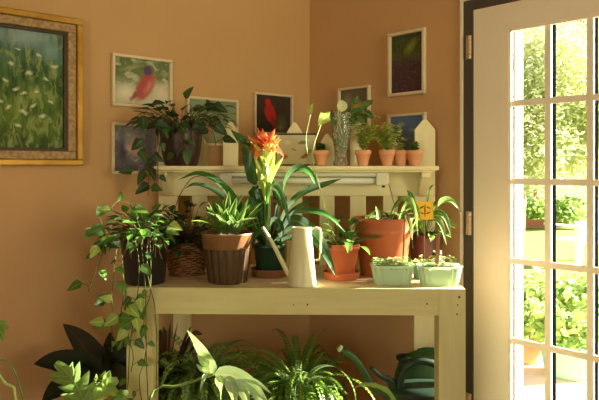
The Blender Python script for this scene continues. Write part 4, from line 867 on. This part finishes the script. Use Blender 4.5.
# glass vase with cuttings
c = shelf_pos(341, .455); D = c.y
t = thing('glass_vase', 'tall cut glass vase of leafy cuttings on the shelf', 'vase', c)
fn = lambda a, k, z: 1 + (.02 * abs(math.cos(a * 8)) if .02 < z < .19 else 0)
vp = [(0, 0), (.031, 0), (.033, .003), (.032, .014), (.024, .03), (.025, .045), (.036, .12), (.0415, .185), (.0435, .207), (.0445, .218), (.046, .224)]
mb = MB(); mb.lathe(vp + [(.0435, .224), (.041, .20), (.034, .12), (.022, .05), (0, .035)], seg=64, fn=fn); mb.build('body', M['glass_vase'], t)
lf, st, rt = MB(), MB(), MB(); rd = random.Random(2)
for k in range(9):
    a = rd.uniform(0, 6.28); st.tube(spline([(math.cos(a) * .008, math.sin(a) * .008, .05 + rd.random() * .05), (math.cos(a + 1) * .016, math.sin(a + 1) * .016, .13), (math.cos(a) * .03, math.sin(a) * .03, .2), (math.cos(a) * .05, math.sin(a) * .03, .235)], 9), .0018, 5)
for k in range(40):
    p = V((rd.uniform(-.012, .012), rd.uniform(-.01, .01), rd.uniform(.05, .16))); rt.tube([p, p + V((rd.uniform(-.01, .01), rd.uniform(-.01, .01), -.015)), p + V((rd.uniform(-.012, .012), rd.uniform(-.01, .01), rd.uniform(-.01, .03)))], .0008, 4)
for k in range(14): lf.leaf((rd.uniform(-.02, .02), rd.uniform(-.02, .02), rd.uniform(.07, .17)), (rd.uniform(-1, 1), rd.uniform(-1, 0), rd.uniform(-1, 1)), .02, .013, .4, 'oval', n=5, rnd=rd.random())
def wv(px, py, dd=-.03): return at(px, py, D + dd) - c
for px, py, dx, dz, L in ((352, 113, .8, .3, .05), (357, 108, .9, -.5, .045), (362, 106, .9, .3, .045), (354, 104, .4, .8, .04), (365, 112, .8, -.6, .05), (350, 118, .8, -.7, .035), (358, 118, .7, -.4, .04), (336, 120, -.6, -.6, .035), (366, 104, 1, .5, .035)):
    lf.leaf(wv(px, py), (dx, -.4, dz), L, L * .75, .5, 'heart', .25, .1, nrm=(.2, -1, .4)); st.tube([wv(px, py), V((.03, 0, .22)), V((.012, 0, .15))], .001, 4)
lf.build('leaves', M['l_pothos'], t); st.build('stems', M['stem'], t); rt.build('roots', M['roots'], t)
wl_ = MB(); b = wv(341.5, 112, -.05); wl_.leaf(b, (.1, -.2, 1), .05, .046, .4, 'oval', .25, 0, nrm=(.2, -1, .3)); wl_.build('white_leaf', M['l_white'], t)

# ------------------------------------------------------------------ below the bench
def frond(lf, st, base, az, e, L, droop, w, n=26, seed=0, lw=.55, wave=0):
    rd = random.Random(seed); d = V((math.cos(az) * math.cos(e), math.sin(az) * math.cos(e), math.sin(e))); side = V((-math.sin(az), math.cos(az), 0)); p = V(base); pts = []; ds = []
    tw = rd.uniform(-.5, .5); rr = rd.random()
    for k in range(n):
        pts.append(p.copy()); ds.append(d.copy()); d = Matrix.Rotation(droop / n * (.5 + k / n), 3, side) @ d; p = p + d * (L / n)
    st.tube(pts, [.0014] * (n // 2) + [.0009] * (n - n // 2), 4)
    for k in range(2, n):
        t = k / n; ww = w * math.sin(math.pi * min(1, (t * .85 + .12))) ** .7
        for sg in (-1, 1):
            s2 = Matrix.Rotation(tw, 3, ds[k]) @ side; dd = (s2 * sg + ds[k] * .35 + V((0, 0, -.15))).normalized(); q = pts[k]
            nn = ds[k].cross(dd).normalized(); a = q + dd * ww; wd = L / n * lw * .95; m_ = q + dd * ww * .45
            b = len(lf.v); lf.v += [q, m_ + ds[k] * wd, a, m_ - ds[k] * wd]
            lf.face([b, b + 1, b + 2, b + 3], [(0, .5), (.5, 1), (1, .5), (.5, 0)], rr * .6 + rd.random() * .4)
def fern(name, label, px, D, zpot, r0, r1, h, potm, n, seed, L, e, w, mt, droop=(1.2, 2.6), nl=26, az=(0, 360)):
    c = on(px, D, zpot); t = thing(name, label, 'potted plant', c); zs = pot(t, r0, r1, h, potm, .022, .004); lf, st = MB(), MB(); rd = random.Random(seed)
    for k in range(n):
        a = R(rd.uniform(*az)); frond(lf, st, (math.cos(a) * .02, math.sin(a) * .02, zs), a, R(rd.uniform(*e)), rd.uniform(*L), rd.uniform(*droop), w * rd.uniform(.7, 1.2), nl, seed * 100 + k)
    for k in range(n):      # short young fronds filling the heart of the plant
        a = R(rd.uniform(*az)); frond(lf, st, (math.cos(a) * .03, math.sin(a) * .03, zs), a, R(rd.uniform(35, 89)), rd.uniform(.10, .27), rd.uniform(1.5, 4.5), w * rd.uniform(.8, 1.1), 16, seed * 1000 + k, .6)
    lf.build('fronds', mt, t, smooth=False); st.build('frond_stems', M['stem'], t); return t, c
t, c = fern('fern_plant', 'green fern in reddish terracotta pot under left of the bench', 200, 2.53, LSZ + .0004, .062, .088, .165, M['terracotta'], 190, 5, (.16, .38), (10, 89), .02, M['l_fern2'], (1.6, 4.0), 20)
fern('fern_plant', 'bushy bright green fern under the middle of the bench', 299, 2.55, LSZ + .0004, .065, .085, .13, M['terra_pale'], 260, 6, (.16, .44), (5, 89), .018, M['l_fern'], (1.3, 4.4), 28, az=(28, 332))
# purple leaved plant at the left under the bench
c = on(163, 2.5, LSZ + .0004); t = thing('purple_plant', 'dark purple leaved plant under the bench behind the left fern', 'potted plant', c)
zs = pot(t, .04, .055, .10, M['black_pot'], .012, .003); lf, st = MB(), MB(); rd = random.Random(8)
for k in range(30):
    a = k * 2.4; e = R(rd.uniform(30, 85)); lf.leaf((0, 0, zs), (math.cos(a) * math.cos(e), math.sin(a) * math.cos(e), math.sin(e)), rd.uniform(.20, .36), .03, rd.uniform(.5, 1.5), 'lance', .3, rd.uniform(-.5, .5), 10, rnd=rd.random())
for x_, y_, mx, my in ((148, 374, 158, 350), (152, 350, 160, 335), (163, 326, 166, 345), (178, 321, 174, 345), (192, 326, 186, 340), (203, 334, 190, 340), (146, 396, 154, 372), (158, 336, 164, 352), (170, 322, 170, 345)):
    lf.ribbon([V((0, 0, zs)), at(mx, my, 2.44) - c, at(x_, y_, 2.40) - c], .032, 'lance', 60, .3, 10, rnd=rd.random())
lf.build('leaves', M['l_purple'], t)
# watering cans on the lower shelf
c = on(423, 2.66, LSZ + .0004); D = 2.66
t = thing('watering_can', 'green plastic watering can with long spout under the bench right', 'watering can', c)
zt = at(0, 351, D).z - c.z
mb = MB(); mb.lathe([(0, 0), (1, 0), (1.05, .01), (1.06, .12), (1.0, .17), (.86, zt - .045), (.62, zt - .018), (.35, zt - .004), (0, zt)], seg=48, sq=(.85, .115, .08)); mb.build('body', M['green_can'], t)
mb = MB(); mb.lathe([(.030, zt - .022), (.032, zt - .006), (.030, zt - .004), (.026, zt - .006), (.024, zt - .02), (0, zt - .022)], (-.083, -.02, -.008), 24, m=0); mb.build('filler_opening', M['black'], t)
mb = MB(); sp = spline([(-.10, 0, .06), (-.17, -.02, .10), at(372, 385, D - .04) - c, at(356, 360, D - .05) - c, at(341, 349, D - .06) - c], 14); mb.tube(sp, [.026, .024, .022, .020, .019, .018, .017, .016, .015, .0145, .014, .0135, .013, .013], 16); mb.build('spout', M['green_can'], t)
mb = MB(); p = sp[-1]; q = (sp[-1] - sp[-2]).normalized(); mb.tube([p + q * .0005, p + q * .012], .0145, 16); mb.build('spout_tip', M['cream_metal'], t)
mb = MB(); mb.tube(spline([(-.02, 0, zt - .003), (.02, 0, zt + .004), (.08, 0, zt - .012), (.125, 0, zt - .07), (.115, 0, zt - .15)], 16), .012, 12); mb.build('handle', M['green_can'], t)
c = on(424, 2.45, LSZ + .0004); D = 2.45
t = thing('watering_can', 'dark green watering can with arched handle in front of another can', 'watering can', c)
zt = at(0, 384, D).z - c.z
mb = MB(); mb.lathe([(0, 0), (1, 0), (1.03, .008), (1.03, .03), (.98, .034), (.98, zt - .035), (1.01, zt - .03), (1.0, zt - .016), (.8, zt - .002), (.3, zt + .002), (0, zt + .002)], seg=48, sq=(.9, .13, .085)); mb.build('body', M['dark_can'], t)
mb = MB(); mb.tube(spline([at(403, 398, D - .02) - c, at(400, 384, D - .02) - c, at(405, 368, D - .02) - c, at(418, 361, D - .02) - c, at(434, 364, D - .02) - c, at(448, 374, D - .02) - c, at(454, 392, D - .02) - c], 26), .015, 14); mb.build('handle', M['dark_can'], t)
mb = MB(); mb.tube(spline([(-.10, 0, zt - .05), at(390, 381, D - .02) - c, at(380, 376, D - .03) - c, at(371, 367.5, D - .04) - c], 10), [.030, .024, .019, .016, .0135, .011, .010, .009, .0085, .008], 14); mb.build('spout', M['dark_can'], t)

# ------------------------------------------------------------------ floor plants in front and at left
def floor_pot(t, r0, r1, h, m): return pot(t, r0, r1, h, m, .03, .006)
# dark broad leaved philodendron
c = on(92, 2.28, .0005); t = thing('philodendron_plant', 'dark broad leaved philodendron on the floor left of the bench', 'potted plant', c)
zs = floor_pot(t, .10, .14, .24, M['black_pot']); lf, st = MB(), MB()
for ctrl, w, tilt in (([(100, 381, 2.39), (93, 362, 2.40), (80, 342, 2.42), (63, 324, 2.44)], .145, 85), ([(100, 374, 2.34), (80, 366, 2.32), (56, 362, 2.31), (34, 364, 2.30)], .12, 75), ([(104, 376, 2.39), (118, 362, 2.42), (135, 350, 2.44)], .15, 80),
                      ([(96, 388, 2.34), (78, 384, 2.29), (60, 388, 2.27), (42, 402, 2.27)], .12, 70), ([(108, 382, 2.39), (122, 380, 2.35), (138, 390, 2.31)], .12, 80), ([(104, 384, 2.43), (108, 350, 2.47), (110, 332, 2.49)], .14, 85)):
    pts = wl(ctrl); lf.ribbon(pts, w, 'broad', tilt, .12, 14); st.tube(spline([(0, 0, zs), pts[0] * .5 + V((0, 0, zs * .4)), pts[0]], 8), .004, 6)
lf.build('leaves', M['l_dark'], t); st.build('stems', M['stem'], t)
# split leaf plants
def split_leaf(lf, c, ctrl, L, W, nl=5, tilt=70, m=0, side=(1, -1), seed=0, rnd=None):
    pts = spline([at(*p) - c for p in ctrl], 16); rd = random.Random(seed); rnd = rd.uniform(.3, .9) if rnd is None else rnd
    lf.ribbon(pts[::3] + [pts[-1]], W * .5, 'lance', tilt, .1, 14, m, rnd)
    for i in range(nl):
        t = .08 + .78 * i / nl; k = int(t * 15); p = pts[k]; tg = (pts[k + 1] - pts[k]).normalized(); h = tg.cross(UP).normalized(); h = Matrix.Rotation(R(tilt), 3, tg) @ h
        for sg in side:
            l = L * (1.0 - .45 * abs(t - .3)) * rd.uniform(.8, 1.15); d = (h * sg + tg * .75).normalized(); q = [p, p + d * l * .5 + tg * l * .05, p + d * l + tg * l * .18 + V((0, 0, -.006))]
            lf.ribbon(q, W * .34, 'broad', tilt, .15, 8, m, rnd)
c = on(96, 1.9, .0005); t = thing('split_leaf_plant', 'split leaf plant on the floor with bright leaves in the lower left', 'potted plant', c)
zs = floor_pot(t, .09, .12, .22, M['terracotta']); lf, st, mt_ = MB(), MB(), MB()
split_leaf(lf, c, [(84, 404, 2.16), (78, 388, 2.15), (68, 374, 2.14), (56, 363, 2.13)], .075, .10, 4, 80, seed=1)
split_leaf(lf, c, [(90, 404, 2.16), (98, 392, 2.15), (108, 384, 2.14), (118, 380, 2.14)], .06, .09, 4, 80, seed=2)
split_leaf(lf, c, [(112, 404, 2.18), (118, 396, 2.17), (128, 392, 2.16)], .03, .06, 4, 80, seed=3)
for px, py in ((84, 404), (90, 404), (112, 404)): q = at(px, py, 2.16) - c; st.tube(spline([(0, 0, zs), q * .5 + V((0, 0, zs * .5)), q], 8), .004, 6)
lb = at(213, 374, 2.15) - c; st.tube(spline([(0, 0, zs), (.08, .03, zs + .12), at(150, 396, 2.14) - c, at(180, 386, 2.15) - c, lb], 14), .0045, 8)
for pts, w in (([(214, 374, 2.15), (232, 376, 2.14), (250, 384, 2.13), (268, 402, 2.12)], .064), ([(213, 376, 2.15), (208, 362, 2.15), (200, 348, 2.16), (187, 330, 2.17)], .050), ([(207, 358, 2.14), (199, 352, 2.14), (193, 344, 2.15)], .02), ([(211, 370, 2.14), (203, 370, 2.14), (196, 364, 2.14)], .024), ([(210, 366, 2.15), (203, 362, 2.15), (197, 354, 2.15)], .03),
               ([(218, 375, 2.15), (221, 386, 2.14), (221, 402, 2.13)], .040), ([(226, 376, 2.14), (233, 390, 2.13), (236, 410, 2.12)], .042), ([(236, 378, 2.14), (244, 392, 2.13), (250, 412, 2.12)], .042), ([(244, 382, 2.14), (256, 392, 2.13), (264, 410, 2.12)], .040),
               ([(240, 378, 2.14), (256, 382, 2.13), (272, 394, 2.12)], .018), ([(210, 372, 2.15), (204, 378, 2.14), (200, 392, 2.13)], .02)):
    mt_.ribbon([at(*p) - c for p in pts], w, 'broad', 76, .12, 12, rnd=.6)
lf.build('leaves', M['l_split'], t); mt_.build('silvery_leaf', M['l_mint'], t); st.build('stems', M['stem'], t)
c = on(-8, 1.95, .0005); t = thing('split_leaf_plant', 'plant at the left photo edge showing one leaf and arched stems', 'potted plant', c)
zs = floor_pot(t, .09, .12, .22, M['black_pot']); lf, st = MB(), MB()
split_leaf(lf, c, [(-18, 330, 1.95), (-9, 326, 1.94), (0, 330, 1.93), (4, 340, 1.92)], .04, .07, 4, 80, seed=4)
st.tube(spline([(0, 0, zs), at(-12, 380, 1.95) - c, at(-18, 330, 1.95) - c], 10), .004, 6)
st.tube(spline([(.05, 0, zs), at(24, 420, 1.95) - c, at(22, 395, 1.95) - c, at(14, 370, 1.95) - c, at(6, 360, 1.95) - c, at(-4, 361, 1.95) - c], 18), .0028, 6)
st.tube(spline([(.04, 0, zs), at(16, 402, 1.9) - c, at(6, 384, 1.9) - c, at(-6, 368, 1.9) - c], 10), .004, 8, m=1)
lf.build('leaves', M['l_split'], t); st.build('stems', [M['stem'], M['stem_pale']], t)
c = on(392, 2.0, .0005); t = thing('split_leaf_plant', 'plant in front of the green watering cans showing one ruffled leaf', 'potted plant', c)
zs = floor_pot(t, .07, .10, .18, M['terracotta']); lf, st = MB(), MB()
lf.ribbon([at(*p) - c for p in ((400, 416, 2.15), (390, 394, 2.15), (376, 386, 2.15), (362, 385, 2.15), (353, 389, 2.15))], .019, 'strap', 70, .2, 18, wave=.25, rnd=.9)
lf.ribbon([at(*p) - c for p in ((400, 418, 2.15), (412, 408, 2.13), (425, 410, 2.11))], .03, 'strap', 70, .2, 12, wave=.25, rnd=.7)
st.tube(spline([(0, 0, zs), at(402, 440, 2.15) - c, at(400, 416, 2.15) - c], 8), .003, 6); lf.build('leaves', M['l_split'], t); st.build('stems', M['stem'], t)
